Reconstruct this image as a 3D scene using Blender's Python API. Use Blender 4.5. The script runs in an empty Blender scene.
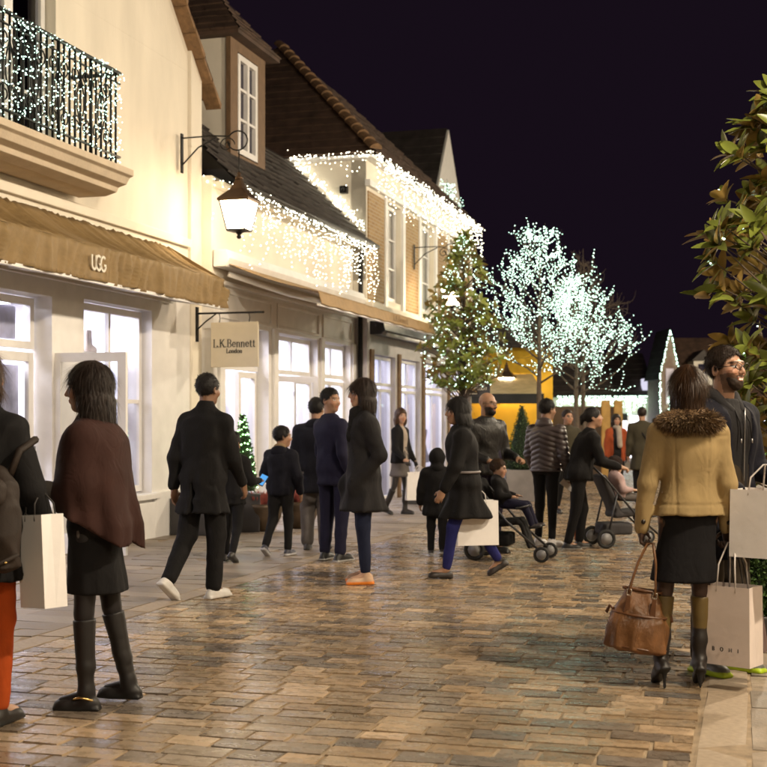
import bpy, math, random
import numpy as np
from mathutils import Vector, Matrix

# ---------------------------------------------------------------- camera, sky, exposure
F, CX, HY, CAM, SLOPE = 1265.0, 383.5, 418.0, 1.38, 0.01      # focal length and horizon in photo pixels, eye height, fall of the street
TH = math.radians(16.0); CT, ST = math.cos(TH), math.sin(TH)   # the street runs 16 degrees to the right of the view
scene = bpy.context.scene
col = scene.collection
cam_data = bpy.data.cameras.new('camera')
cam = bpy.data.objects.new('camera', cam_data); col.objects.link(cam)
cam.location = (0, 0, CAM); cam.rotation_euler = (math.pi / 2, 0, 0)
cam_data.sensor_width = 36.0; cam_data.lens = F / 767 * 36.0
cam_data.shift_y = (HY - 383.5) / 767
cam_data.clip_start = 0.1; cam_data.clip_end = 2000
cam_data.dof.use_dof = True; cam_data.dof.focus_distance = 8.2; cam_data.dof.aperture_fstop = 4.0
scene.camera = cam
world = bpy.data.worlds.new('World'); scene.world = world; world.use_nodes = True
wn = world.node_tree
sky = wn.nodes.new('ShaderNodeTexSky'); sky.sky_type = 'NISHITA'; sky.sun_disc = False
sky.sun_elevation = math.radians(-4); sky.sun_rotation = math.radians(200)
mixw = wn.nodes.new('ShaderNodeMix'); mixw.data_type = 'RGBA'; mixw.inputs[0].default_value = 0.93
wn.links.new(sky.outputs[0], mixw.inputs[6]); mixw.inputs[7].default_value = (0.080, 0.045, 0.092, 1)   # town glow on a night sky
wn.links.new(mixw.outputs[2], wn.nodes['Background'].inputs[0])
wn.nodes['Background'].inputs[1].default_value = 0.07
vs = scene.view_settings
vs.view_transform = 'Standard'; vs.look = 'None'; vs.gamma = 1.0; vs.use_curve_mapping = False; vs.exposure = 0.58
cy = scene.cycles
cy.use_denoising = True; cy.max_bounces = 6; cy.diffuse_bounces = 3; cy.glossy_bounces = 3; cy.transmission_bounces = 4; cy.transparent_max_bounces = 10
cy.sample_clamp_indirect = 4.0; cy.sample_clamp_direct = 30.0; cy.caustics_reflective = False; cy.caustics_refractive = False
try:
    cy.denoiser = 'OPENIMAGEDENOISE'
except Exception:
    pass
rnd = random.Random(11)
R = math.radians

# ---------------------------------------------------------------- photo pixel -> place
def ground(px, py):
    Y = CAM * F / ((py - HY) - SLOPE * F)
    return Vector(((px - CX) / F * Y, Y, -SLOPE * Y))
def gz(x, y): return -SLOPE * y
def uv2xy(u, v): return (u * CT + v * ST, -u * ST + v * CT)
def gzuv(u, v): return -SLOPE * (-u * ST + v * CT)
def wall_v(px, u):
    a = (px - CX) / F; Y = u / (a * CT - ST); return a * Y * ST + Y * CT
def wall_z(px, py, u):
    a = (px - CX) / F; Y = u / (a * CT - ST); return CAM + (HY - py) / F * Y

# ---------------------------------------------------------------- materials
MATS = {}
def mat(name, color=(.5, .5, .5), rough=.6, var=0.15, vscale=6.0, bump=None, metal=0.0, emit=None, spec=.5, attr=False, sheen=0.0, coat=0.0, stretch=None, rvar=0.0, objrand=0.0, crease=None):
    if name in MATS: return MATS[name]
    m = bpy.data.materials.new(name); m.use_nodes = True; MATS[name] = m
    nt = m.node_tree; N = nt.nodes; L = nt.links; b = N['Principled BSDF']
    b.inputs['Roughness'].default_value = rough; b.inputs['Metallic'].default_value = metal
    b.inputs['Specular IOR Level'].default_value = spec
    if sheen: b.inputs['Sheen Weight'].default_value = sheen; b.inputs['Sheen Roughness'].default_value = .6
    if coat: b.inputs['Coat Weight'].default_value = coat; b.inputs['Coat Roughness'].default_value = .15
    tc = N.new('ShaderNodeTexCoord'); mp = N.new('ShaderNodeMapping'); L.new(tc.outputs['Object'], mp.inputs[0])
    if stretch: mp.inputs['Scale'].default_value = stretch
    nz = N.new('ShaderNodeTexNoise'); nz.inputs['Scale'].default_value = vscale; nz.inputs['Detail'].default_value = 5; L.new(mp.outputs[0], nz.inputs[0])
    hsv = N.new('ShaderNodeHueSaturation')
    if attr:
        at = N.new('ShaderNodeAttribute'); at.attribute_name = 'Col'; L.new(at.outputs[0], hsv.inputs['Color'])
    else:
        hsv.inputs['Color'].default_value = (*color, 1)
    mr = N.new('ShaderNodeMapRange'); L.new(nz.outputs[0], mr.inputs[0])
    mr.inputs[1].default_value = .3; mr.inputs[2].default_value = .7; mr.inputs[3].default_value = 1 - var; mr.inputs[4].default_value = 1 + var
    val = mr.outputs[0]
    if objrand:
        oi = N.new('ShaderNodeObjectInfo'); mr2 = N.new('ShaderNodeMapRange'); L.new(oi.outputs['Random'], mr2.inputs[0])
        mr2.inputs[3].default_value = 1 - objrand; mr2.inputs[4].default_value = 1 + objrand
        mu = N.new('ShaderNodeMath'); mu.operation = 'MULTIPLY'; L.new(val, mu.inputs[0]); L.new(mr2.outputs[0], mu.inputs[1]); val = mu.outputs[0]
    L.new(val, hsv.inputs['Value']); L.new(hsv.outputs[0], b.inputs['Base Color'])
    if rvar:
        m3 = N.new('ShaderNodeMapRange'); L.new(nz.outputs[0], m3.inputs[0]); m3.inputs[1].default_value = .3; m3.inputs[2].default_value = .7
        m3.inputs[3].default_value = rough - rvar; m3.inputs[4].default_value = rough + rvar; L.new(m3.outputs[0], b.inputs['Roughness'])
    if bump:
        n2 = N.new('ShaderNodeTexNoise'); n2.inputs['Scale'].default_value = bump[0]; n2.inputs['Detail'].default_value = 6; L.new(mp.outputs[0], n2.inputs[0])
        bp = N.new('ShaderNodeBump'); bp.inputs['Strength'].default_value = bump[1]; bp.inputs['Distance'].default_value = bump[2]
        L.new(n2.outputs[0], bp.inputs['Height']); L.new(bp.outputs[0], b.inputs['Normal'])
        if crease:                            # soft ridged creases, as in hanging cloth
            n3 = N.new('ShaderNodeTexNoise'); n3.inputs['Scale'].default_value = crease[0]; n3.inputs['Detail'].default_value = 2; n3.inputs['Distortion'].default_value = 1.2
            m4 = N.new('ShaderNodeMapping'); m4.inputs['Scale'].default_value = (1.5, 1.5, .8); L.new(tc.outputs['Object'], m4.inputs[0]); L.new(m4.outputs[0], n3.inputs[0])
            s1 = N.new('ShaderNodeMath'); s1.operation = 'SUBTRACT'; L.new(n3.outputs[0], s1.inputs[0]); s1.inputs[1].default_value = .5
            s2 = N.new('ShaderNodeMath'); s2.operation = 'ABSOLUTE'; L.new(s1.outputs[0], s2.inputs[0])
            b2_ = N.new('ShaderNodeBump'); b2_.inputs['Strength'].default_value = crease[1]; b2_.inputs['Distance'].default_value = crease[2]
            L.new(s2.outputs[0], b2_.inputs['Height']); L.new(bp.outputs[0], b2_.inputs['Normal']); L.new(b2_.outputs[0], b.inputs['Normal'])
    if emit:
        b.inputs['Emission Color'].default_value = (*emit[0], 1); b.inputs['Emission Strength'].default_value = emit[1]
    return m
def emitter(name, color, strength, sampled=True):
    if name in MATS: return MATS[name]
    m = bpy.data.materials.new(name); m.use_nodes = True; MATS[name] = m
    N = m.node_tree.nodes; N.remove(N['Principled BSDF'])
    e = N.new('ShaderNodeEmission'); e.inputs[0].default_value = (*color, 1); e.inputs[1].default_value = strength
    m.node_tree.links.new(e.outputs[0], N['Material Output'].inputs[0])
    if not sampled: m.cycles.emission_sampling = 'NONE'
    return m
def glassmat(name, tint=(.93, .95, 1), gloss=.10):
    m = bpy.data.materials.new(name); m.use_nodes = True; MATS[name] = m
    nt = m.node_tree; N = nt.nodes; L = nt.links; N.remove(N['Principled BSDF'])
    t = N.new('ShaderNodeBsdfTransparent'); t.inputs[0].default_value = (*tint, 1)
    g = N.new('ShaderNodeBsdfGlossy'); g.inputs['Roughness'].default_value = .03
    lw = N.new('ShaderNodeFresnel'); lw.inputs[0].default_value = 1.45
    mx = N.new('ShaderNodeMixShader'); L.new(lw.outputs[0], mx.inputs[0]); L.new(t.outputs[0], mx.inputs[1]); L.new(g.outputs[0], mx.inputs[2])
    L.new(mx.outputs[0], N['Material Output'].inputs[0]); return m

# ---------------------------------------------------------------- mesh builder
def npmesh(name, V, Fq, smooth=False, mat_=None, colors=None):
    """mesh from numpy vertices and faces that all have the same corner count"""
    V = np.asarray(V, np.float32); Fq = np.asarray(Fq, np.int32); k = Fq.shape[1]
    me = bpy.data.meshes.new(name)
    me.vertices.add(len(V)); me.vertices.foreach_set('co', V.ravel())
    me.loops.add(Fq.size); me.loops.foreach_set('vertex_index', Fq.ravel())
    me.polygons.add(len(Fq)); me.polygons.foreach_set('loop_start', np.arange(0, Fq.size, k, dtype=np.int32))
    me.polygons.foreach_set('use_smooth', np.full(len(Fq), smooth, bool))
    me.update(calc_edges=True)
    if colors is not None:
        ca = me.color_attributes.new('Col', 'FLOAT_COLOR', 'POINT')
        c4 = np.ones((len(V), 4), np.float32); c4[:, :3] = colors; ca.data.foreach_set('color', c4.ravel())
    if mat_: me.materials.append(mat_)
    return me
class MB:
    def __init__(s): s.V = []; s.F = []; s.S = []
    def add(s, V, Fc, smooth=False):
        o = len(s.V); s.V += [tuple(p) for p in V]; s.F += [tuple(i + o for i in f) for f in Fc]; s.S += [smooth] * len(Fc); return s
    def box(s, x0, x1, y0, y1, z0, z1):
        if x0 > x1: x0, x1 = x1, x0
        if y0 > y1: y0, y1 = y1, y0
        if z0 > z1: z0, z1 = z1, z0
        return s.add([(x0, y0, z0), (x1, y0, z0), (x1, y1, z0), (x0, y1, z0), (x0, y0, z1), (x1, y0, z1), (x1, y1, z1), (x0, y1, z1)],
              [(0, 3, 2, 1), (4, 5, 6, 7), (0, 1, 5, 4), (1, 2, 6, 5), (2, 3, 7, 6), (3, 0, 4, 7)])
    def prism(s, pts, axis, a0, a1):
        """polygon pts (2-d) extruded along axis 0/1/2"""
        n = len(pts)
        def P(p, a):
            q = list(p); q.insert(axis, a); return tuple(q)
        V = [P(p, a0) for p in pts] + [P(p, a1) for p in pts]
        return s.add(V, [tuple(range(n - 1, -1, -1)), tuple(range(n, 2 * n))] + [(i, (i + 1) % n, n + (i + 1) % n, n + i) for i in range(n)])
    def bar(s, a, b, w, h=None):
        """rectangular bar from a to b"""
        a = Vector(a); b = Vector(b); h = h or w; d = (b - a).normalized()
        t = d.cross(Vector((0, 0, 1)));
        if t.length < 1e-4: t = Vector((1, 0, 0))
        t.normalize(); n = t.cross(d).normalized()
        V = [p + t * (i * w / 2) + n * (j * h / 2) for p in (a, b) for i, j in ((-1, -1), (1, -1), (1, 1), (-1, 1))]
        return s.add(V, [(0, 3, 2, 1), (4, 5, 6, 7), (0, 1, 5, 4), (1, 2, 6, 5), (2, 3, 7, 6), (3, 0, 4, 7)])
    def tube(s, pts, r, n=6, closed=False):
        pts = [Vector(p) for p in pts]; m = len(pts); rs = r if isinstance(r, (list, tuple)) else [r] * m
        up = Vector((0, 0, 1)); V = []; prev = None
        for i, p in enumerate(pts):
            if closed: d = pts[(i + 1) % m] - pts[i - 1]
            else: d = pts[min(i + 1, m - 1)] - pts[max(i - 1, 0)]
            if d.length < 1e-9: d = Vector((0, 0, 1))
            d.normalize()
            t = prev if prev is not None else (d.cross(up) if abs(d.z) < .95 else d.cross(Vector((1, 0, 0))))
            t = (t - d * t.dot(d))
            if t.length < 1e-6: t = d.orthogonal()
            t.normalize(); prev = t; b = d.cross(t)
            V += [p + (t * math.cos(2 * math.pi * k / n) + b * math.sin(2 * math.pi * k / n)) * rs[i] for k in range(n)]
        Fc = []
        for i in range(m if closed else m - 1):
            j = (i + 1) % m
            Fc += [(i * n + k, i * n + (k + 1) % n, j * n + (k + 1) % n, j * n + k) for k in range(n)]
        if not closed: Fc += [tuple(range(n - 1, -1, -1)), tuple((m - 1) * n + k for k in range(n))]
        return s.add(V, Fc, n > 4)
    def lathe(s, prof, c=(0, 0, 0), n=16, smooth=True):
        V = []
        for r, z in prof: V += [(c[0] + r * math.cos(2 * math.pi * k / n), c[1] + r * math.sin(2 * math.pi * k / n), c[2] + z) for k in range(n)]
        m = len(prof)
        Fc = [(i * n + k, i * n + (k + 1) % n, (i + 1) * n + (k + 1) % n, (i + 1) * n + k) for i in range(m - 1) for k in range(n)]
        Fc += [tuple(range(n - 1, -1, -1)), tuple((m - 1) * n + k for k in range(n))]
        return s.add(V, Fc, smooth)
    def grid(s, fn, nu, nv, smooth=True):
        V = [fn(i / nu, j / nv) for i in range(nu + 1) for j in range(nv + 1)]
        return s.add(V, [(i * (nv + 1) + j, (i + 1) * (nv + 1) + j, (i + 1) * (nv + 1) + j + 1, i * (nv + 1) + j + 1) for i in range(nu) for j in range(nv)], smooth)
    def build(s, name, m, parent=None, off=(0, 0, 0), bevel=0, solid=0, subd=0):
        me = bpy.data.meshes.new(name)
        me.from_pydata([(x - off[0], y - off[1], z - off[2]) for x, y, z in s.V], [], s.F)
        me.polygons.foreach_set('use_smooth', np.array(s.S, bool)); me.update()
        me.materials.append(m)
        o = bpy.data.objects.new(name, me); col.objects.link(o); o.parent = parent
        if solid: md = o.modifiers.new('thick', 'SOLIDIFY'); md.thickness = solid; md.offset = 0
        if bevel: md = o.modifiers.new('bevel', 'BEVEL'); md.width = bevel; md.segments = 2; md.limit_method = 'ANGLE'
        return o
def tag(o, label=None, cat=None, group=None, kind=None):
    if label: o['label'] = label
    if cat: o['category'] = cat
    if group: o['group'] = group
    if kind: o['kind'] = kind
    return o
def empty(name, loc=(0, 0, 0), rz=0.0):
    o = bpy.data.objects.new(name, None); col.objects.link(o); o.location = loc; o.rotation_euler = (0, 0, rz); o.empty_display_size = .2; return o
def uvroot(name, u, v, label, cat, group=None, z=None):
    """Empty standing at street coordinates (u across, v along), turned with the street; its parts are written in u, v, z"""
    x, y = uv2xy(u, v); z = gz(x, y) if z is None else z
    o = empty(name, (x, y, z), -TH); tag(o, label, cat, group); return o, (u, v, z)
def copy_tree(o, parent=None):
    c = o.copy(); col.objects.link(c); c.parent = parent
    for ch in list(o.children): copy_tree(ch, c)
    return c
ICO_V = None
def ico():
    global ICO_V, ICO_F
    if ICO_V is None:
        t = (1 + 5 ** .5) / 2
        v = np.array([(-1, t, 0), (1, t, 0), (-1, -t, 0), (1, -t, 0), (0, -1, t), (0, 1, t), (0, -1, -t), (0, 1, -t), (t, 0, -1), (t, 0, 1), (-t, 0, -1), (-t, 0, 1)], float)
        ICO_V = v / np.linalg.norm(v[0])
        ICO_F = np.array([(0, 11, 5), (0, 5, 1), (0, 1, 7), (0, 7, 10), (0, 10, 11), (1, 5, 9), (5, 11, 4), (11, 10, 2), (10, 7, 6), (7, 1, 8), (3, 9, 4), (3, 4, 2), (3, 2, 6), (3, 6, 8), (3, 8, 9), (4, 9, 5), (2, 4, 11), (6, 2, 10), (8, 6, 7), (9, 8, 1)])
    return ICO_V, ICO_F
def bulbs(name, pts, r, m, parent, off=(0, 0, 0), jitter=.35, seed=3):
    V, Fc = ico(); pts = np.asarray([tuple(p) for p in pts], float) - np.array(off); n = len(pts)
    rs = r * (1 + jitter * np.random.RandomState(seed).uniform(-1, 1, n))
    VV = (pts[:, None, :] + V[None] * rs[:, None, None]).reshape(-1, 3)
    FF = (Fc[None] + 12 * np.arange(n)[:, None, None]).reshape(-1, 3)
    o = bpy.data.objects.new(name, npmesh(name, VV, FF, True, m)); col.objects.link(o); o.parent = parent; o['kind'] = 'stuff'
    return o
def facade(mb, u, thick, v0, v1, z0, z1, holes, top=None):
    """wall sheet at street-side face u with real rectangular holes (v0,v1,z0,z1); front, back and reveals are all faces"""
    vs_ = sorted(set([v0, v1] + [min(max(h[k], v0), v1) for h in holes for k in (0, 1)]))
    zs_ = sorted(set([z0, z1] + [min(max(h[k], z0), z1) for h in holes for k in (2, 3)]))
    def solid(i, j):
        if i < 0 or j < 0 or i >= len(vs_) - 1 or j >= len(zs_) - 1: return False
        cv = (vs_[i] + vs_[i + 1]) / 2; cz = (zs_[j] + zs_[j + 1]) / 2
        return not any(h[0] < cv < h[1] and h[2] < cz < h[3] for h in holes)
    ub = u - thick
    for i in range(len(vs_) - 1):
        for j in range(len(zs_) - 1):
            if not solid(i, j): continue
            a, b, c, d = vs_[i], vs_[i + 1], zs_[j], zs_[j + 1]
            mb.add([(u, a, c), (u, b, c), (u, b, d), (u, a, d)], [(0, 1, 2, 3)])
            mb.add([(ub, a, c), (ub, b, c), (ub, b, d), (ub, a, d)], [(3, 2, 1, 0)])
            if not solid(i - 1, j): mb.add([(u, a, c), (u, a, d), (ub, a, d), (ub, a, c)], [(0, 1, 2, 3)])
            if not solid(i + 1, j): mb.add([(u, b, c), (u, b, d), (ub, b, d), (ub, b, c)], [(3, 2, 1, 0)])
            if not solid(i, j - 1): mb.add([(u, a, c), (u, b, c), (ub, b, c), (ub, a, c)], [(3, 2, 1, 0)])
            if not solid(i, j + 1): mb.add([(u, a, d), (u, b, d), (ub, b, d), (ub, a, d)], [(0, 1, 2, 3)])
    return mb

PLASTER = mat('cream_plaster', (.74, .68, .58), .85, .085, 2.2, (34, .25, .012), stretch=(1, 1, .3))
PLASTER2 = mat('pale_plaster', (.76, .70, .60), .85, .06, 1.7, (40, .22, .01))
WHITE = mat('white_paint', (.78, .76, .75), .45, .05, 5, (60, .08, .004))
STONE = mat('moulded_stone', (.58, .48, .36), .75, .1, 4, (30, .3, .01))
IRON = mat('black_iron', (.012, .011, .011), .45, .2, 20, (90, .2, .003), metal=.6)
STEEL = mat('brushed_steel', (.5, .5, .52), .3, .1, 40, metal=1)
SLATE = mat('slate_roof', (.055, .045, .04), .7, .35, 3.5, (50, .4, .01))
CLAYT = mat('clay_tiles', (.080, .046, .030), .8, .35, 4, (40, .5, .012))
HIPT = mat('hip_tiles', (.20, .115, .055), .75, .3, 12, (40, .5, .01))
AWN = mat('tan_awning_canvas', (.25, .165, .07), .7, .12, 9, (160, .2, .003))
GLASS = glassmat('window_glass')
ROOMW = mat('shop_interior_white', (.74, .73, .78), .7, .04, 2)
COOL = emitter('shop_ceiling_light', (.95, .92, 1.0), 25.0)
BULB = emitter('fairy_bulb', (.64, 1.0, .78), 7.0)
BULBW = emitter('warm_fairy_bulb', (1.0, .93, .70), 13.0)
WIRE = mat('light_cable', (.02, .025, .02), .6, .1)
LAMPG = emitter('lantern_flame_glass', (1.0, .76, .47), 28.0)

# ================================================================ the ground
GROT = (Matrix.Rotation(-SLOPE, 3, 'X') @ Matrix.Rotation(-TH, 3, 'Z')).to_euler()
def groundsheet(name, u0, u1, v0, v1, z, m):
    o = MB().add([(u0, v0, z), (u1, v0, z), (u1, v1, z), (u0, v1, z)], [(0, 1, 2, 3)]).build(name, m)
    o.rotation_euler = GROT; o['kind'] = 'structure'; return o
BED = mat('sand_joint_bed', (.27, .20, .128), .9, .3, 9, (60, .4, .006))
EARTH = mat('ground_asphalt', (.06, .052, .045), .9, .25, 3, (40, .4, .01))
groundsheet('ground', -300, 300, -60, 700, -.06, EARTH)
street = groundsheet('street', -4.38, -.21, -3, 60, -.0068, BED)
pave_l = groundsheet('pavement_left', -7.6, -4.38, -3, 60, -.0045, BED)
pave_r = groundsheet('pavement_right', -.21, 3.2, -3, 60, -.0048, BED)
SETT = mat('street_sett', rough=.28, var=.22, vscale=13, bump=(26, .22, .003), attr=True, spec=.5, rvar=.12, objrand=.22)
SLAB = mat('paving_stone', rough=.5, var=.22, vscale=14, bump=(60, .4, .005), attr=True, spec=.4, rvar=.1, objrand=.15)
KERB = mat('kerb_granite', rough=.55, var=.15, vscale=30, bump=(120, .3, .003), attr=True, spec=.4, objrand=.1)
rs = np.random.RandomState(5)
TONES = np.array([(.34, .235, .14), (.28, .198, .12), (.22, .168, .12), (.185, .145, .11), (.38, .275, .178), (.25, .178, .11), (.155, .125, .10), (.32, .235, .152)])
STONES = np.array([(.25, .20, .15), (.23, .185, .14), (.27, .215, .16), (.21, .175, .14)])
def stone_geo(lx, ly, r, cham=.012, lift=0.0):
    """one chamfered stone, slightly out of true, as 16 vertices and 9 quads"""
    j = lambda a: r.uniform(-a, a)
    q = [(-lx / 2, -ly / 2), (lx / 2, -ly / 2), (lx / 2, ly / 2), (-lx / 2, ly / 2)]
    q = [(x + j(.006), y + j(.005)) for x, y in q]
    def ring(ins, z): return [(x * (1 - 2 * ins / lx), y * (1 - 2 * ins / ly), z) for x, y in q]
    tilt = (j(.016), j(.016))
    V = ring(0, -.03) + ring(0, -.012) + ring(0, -.003) + ring(.0004, 0)
    V = [(x, y, z + lift + (tilt[0] * x + tilt[1] * y if z > -.02 else 0)) for x, y, z in V]
    Fc = [(12, 13, 14, 15)] + [(4 * k + i, 4 * k + (i + 1) % 4, 4 * k + 4 + (i + 1) % 4, 4 * k + 4 + i) for k in range(3) for i in range(4)]
    return V, Fc
def in_frame(u, v, pad=20):
    x, y = uv2xy(u, v)
    if y < 1: return False
    px = CX + F * x / y; py = HY + F * (CAM + SLOPE * y) / y
    return -pad < px < 767 + pad and py < 767 + pad
def lay(parent, name, stones, m, tones, nvar=14, cham=.012, limit=300):
    """stones: (u, v, lu, lv). The nearest in view become objects of their own, the rest one joined part"""
    vis = sorted([s for s in stones if in_frame(s[0], s[1])], key=lambda s: math.hypot(*uv2xy(s[0], s[1])))
    single = vis[:limit]; keep = set(id(s) for s in single); rest = [s for s in stones if id(s) not in keep]
    ml = sum(s[2] for s in single) / len(single); mw = sum(s[3] for s in single) / len(single)
    var = []
    for k in range(nvar):
        V, Fc = stone_geo(ml, mw, rs, cham); t = tones[k % len(tones)] * rs.uniform(.85, 1.15)
        var.append(npmesh(name, V, Fc, False, m, np.tile(t, (len(V), 1))))
    for u, v, lu, lv in single:
        o = bpy.data.objects.new(name, var[rs.randint(nvar)]); col.objects.link(o); o.parent = parent
        o.location = (u, v, rs.uniform(-.002, .002)); o.scale = (lu / ml, lv / mw, 1); o.rotation_euler = (0, 0, rs.uniform(-.012, .012) + (math.pi if rs.rand() < .5 else 0))
    VV = []; FF = []; CC = []
    for u, v, lu, lv in rest:
        V, Fc = stone_geo(lu, lv, rs, cham, rs.uniform(-.003, .003)); o = len(VV)
        VV += [(x + u, y + v, z) for x, y, z in V]; FF += [tuple(i + o for i in f) for f in Fc]
        t = tones[rs.randint(len(tones))] * rs.uniform(.75, 1.3); CC += [t] * len(V)
    o = bpy.data.objects.new(name + '_field', npmesh(name + '_field', VV, FF, False, m, np.array(CC))); col.objects.link(o); o.parent = parent; o['kind'] = 'stuff'
def courses(u0, u1, v0, v1, pitch, lmin, lmax, gap):
    out = []; v = v0
    while v < v1:
        p = pitch * rs.uniform(.92, 1.08); u = u0 + rs.uniform(-.1, 0) ; row = []
        while u < u1 - .03:
            l = rs.uniform(lmin, lmax); e = min(u + l, u1)
            if u1 - e < lmin * .45: e = u1
            a = max(u, u0)
            if e - a > .05: row.append(((a + e) / 2, v + p / 2, e - a - gap, p - gap))
            u = e
        out += row; v += p
    return out
lay(street, 'sett', courses(-4.37, -.22, 4.3, 44, .158, .18, .31, .018), SETT, TONES, cham=.005)
lay(pave_l, 'paving_slab', courses(-7.55, -4.60, 6.0, 44, .30, .40, .75, .010), SLAB, STONES, cham=.006)
lay(pave_r, 'paving_slab', courses(.02, 3.1, 3.6, 40, .42, .50, .80, .012), SLAB, STONES, cham=.006)
def kerbs(u0, u1): return [((u0 + u1) / 2, 3.2 + .62 * k + .31, u1 - u0 - .012, .61) for k in range(64)]
GRAN = np.array([(.30, .235, .17), (.28, .22, .16), (.32, .25, .18)])
lay(pave_l, 'kerb_stone', kerbs(-4.585, -4.385), KERB, GRAN, nvar=6, cham=.006, limit=70)
lay(pave_r, 'kerb_stone', kerbs(-.205, .01), KERB, GRAN, nvar=6, cham=.006, limit=70)

# ================================================================ building helpers
def roof_face(mb, a, b, c, d, n, tw, th=.03, seed=1):
    """tiled slope: eave from a to b, top from d to c; n courses of lapped tiles about tw wide, each its own slab"""
    a, b, c, d = map(Vector, (a, b, c, d)); rr = random.Random(seed)
    nrm = (b - a).cross(d - a).normalized()
    if nrm.z < 0: nrm = -nrm
    for i in range(n):
        t0 = max(i / n - .01, 0); t1 = min((i + 1.25) / n, 1)
        e0 = a.lerp(d, t0); e1 = b.lerp(c, t0); f0 = a.lerp(d, t1); f1 = b.lerp(c, t1)
        L = (e1 - e0).length; k = max(1, round(L / tw)); sh = .5 if i % 2 else 0
        cuts = [0] + [(j + sh) / k for j in range(0 if sh else 1, k)] + [1]
        for s0, s1 in zip(cuts[:-1], cuts[1:]):
            if s1 - s0 < .002: continue
            g = .004 / max(L, .1); s0 += g; s1 -= g; lift = th * (1 + rr.uniform(-.15, .35))
            P = [e0.lerp(e1, s0), e0.lerp(e1, s1), f0.lerp(f1, s1), f0.lerp(f1, s0)]
            up = [P[0] + nrm * lift, P[1] + nrm * lift, P[2] + nrm * .004, P[3] + nrm * .004]
            mb.add(P[:2] + up, [(2, 3, 4, 5), (0, 1, 3, 2)])
    mb.add([a, b, c, d], [(0, 1, 2, 3)])
def window(parent, off, u, v0, v1, z0, z1, nv=1, nz=1, fw=.07, bar=.035, m=None, glass=True, name='window', depth=.07):
    """white frame with mullions, each pane its own sub-part"""
    m = m or WHITE; b = MB()
    b.box(u - depth, u, v0, v0 + fw, z0, z1).box(u - depth, u, v1 - fw, v1, z0, z1).box(u - depth, u, v0 + fw, v1 - fw, z1 - fw, z1).box(u - depth, u, v0 + fw, v1 - fw, z0, z0 + fw)
    for k in range(1, nv):
        c = v0 + fw + (v1 - v0 - 2 * fw) * k / nv; b.box(u - depth + .01, u - .006, c - bar / 2, c + bar / 2, z0 + fw, z1 - fw)
    for k in range(1, nz):
        c = z0 + fw + (z1 - z0 - 2 * fw) * k / nz; b.box(u - depth + .012, u - .009, v0 + fw, v1 - fw, c - bar / 2, c + bar / 2)
    o = b.build(name, m, parent, off)
    if glass:
        for i in range(nv):
            for k in range(nz):
                a0 = v0 + fw + (v1 - v0 - 2 * fw) * i / nv; a1 = v0 + fw + (v1 - v0 - 2 * fw) * (i + 1) / nv
                c0 = z0 + fw + (z1 - z0 - 2 * fw) * k / nz; c1 = z0 + fw + (z1 - z0 - 2 * fw) * (k + 1) / nz
                MB().add([(u - depth / 2, a0, c0), (u - depth / 2, a1, c0), (u - depth / 2, a1, c1), (u - depth / 2, a0, c1)], [(0, 1, 2, 3)]).build('pane', GLASS, o, off)
    return o
def room(parent, off, u0, u1, v0, v1, z0, z1, nlights=3, shelves=True, seed=1, lm=None):
    """lit shop interior behind the glass: u0 is the deep end, u1 the street end"""
    MB().add([(u0, v0, z0), (u1, v0, z0), (u1, v1, z0), (u0, v1, z0)], [(0, 1, 2, 3)]).build('shop_floor', mat('shop_floor', (.38, .33, .29), .4, .1), parent, off)
    b = MB(); P = [(u0, v0, z0), (u1, v0, z0), (u1, v1, z0), (u0, v1, z0), (u0, v0, z1), (u1, v0, z1), (u1, v1, z1), (u0, v1, z1)]
    b.add(P, [(4, 7, 6, 5), (0, 4, 5, 1), (3, 2, 6, 7), (0, 3, 7, 4)]); ro = b.build('interior_wall', ROOMW, parent, off)
    for k in range(nlights):
        c = v0 + (v1 - v0) * (k + .5) / nlights
        MB().box(u0 + .5, u1 - .35, c - .35, c + .35, z1 - .05, z1 - .02).build('ceiling_light', lm or COOL, parent, off)
    for k in range(int((v1 - v0) / 1.5)):     # dress forms by the glass
        rq = random.Random(seed * 31 + k)
        if rq.random() < .25: continue
        cv = v0 + .9 + 1.5 * k + rq.uniform(-.3, .3); cu = u1 - rq.uniform(.35, .7); fm = MB(); cl = [(.30, .10, .12), (.10, .12, .26), (.5, .42, .36), (.06, .06, .07), (.24, .17, .10)][rq.randint(0, 4)]
        fm.lathe([(.16, 0), (.16, .02), (.015, .03), (.015, .62)], (cu, cv, z0), 12).build('dress_form_stand', STEEL, parent, off)
        MB().lathe([(.05, .55), (.22 + .05 * rq.random(), .58), (.17, .85), (.125, 1.05), (.165, 1.28), (.17, 1.36), (.07, 1.45), (.05, 1.53), (.01, 1.55)], (cu, cv, z0), 16).build('dress_form', mat('display_dress_%d%d' % (seed, k), cl, .8, .2, 7, (30, .3, .01)), parent, off)
    if shelves:
        rr = random.Random(seed); cols = [(.55, .42, .30), (.62, .60, .62), (.25, .22, .30), (.40, .18, .14), (.16, .20, .34), (.68, .62, .5)]
        for s in range(4):
            z = z0 + .45 + s * .5
            if z > z1 - .4: break
            sh = MB().box(u0 + .02, u0 + .38, v0 + .15, v1 - .15, z, z + .035).build('shelf', WHITE, parent, off)
            v = v0 + .25
            while v < v1 - .5:
                w = rr.uniform(.12, .34); h = rr.uniform(.12, .34)
                if rr.random() < .78: MB().box(u0 + .06, u0 + .06 + rr.uniform(.15, .28), v, v + w, z + .036, z + .036 + h).build('stock_box', mat('stock_%d' % rr.randint(0, 5), cols[rr.randint(0, 5)], .6), sh, off)
                v += w + rr.uniform(.03, .2)
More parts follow.
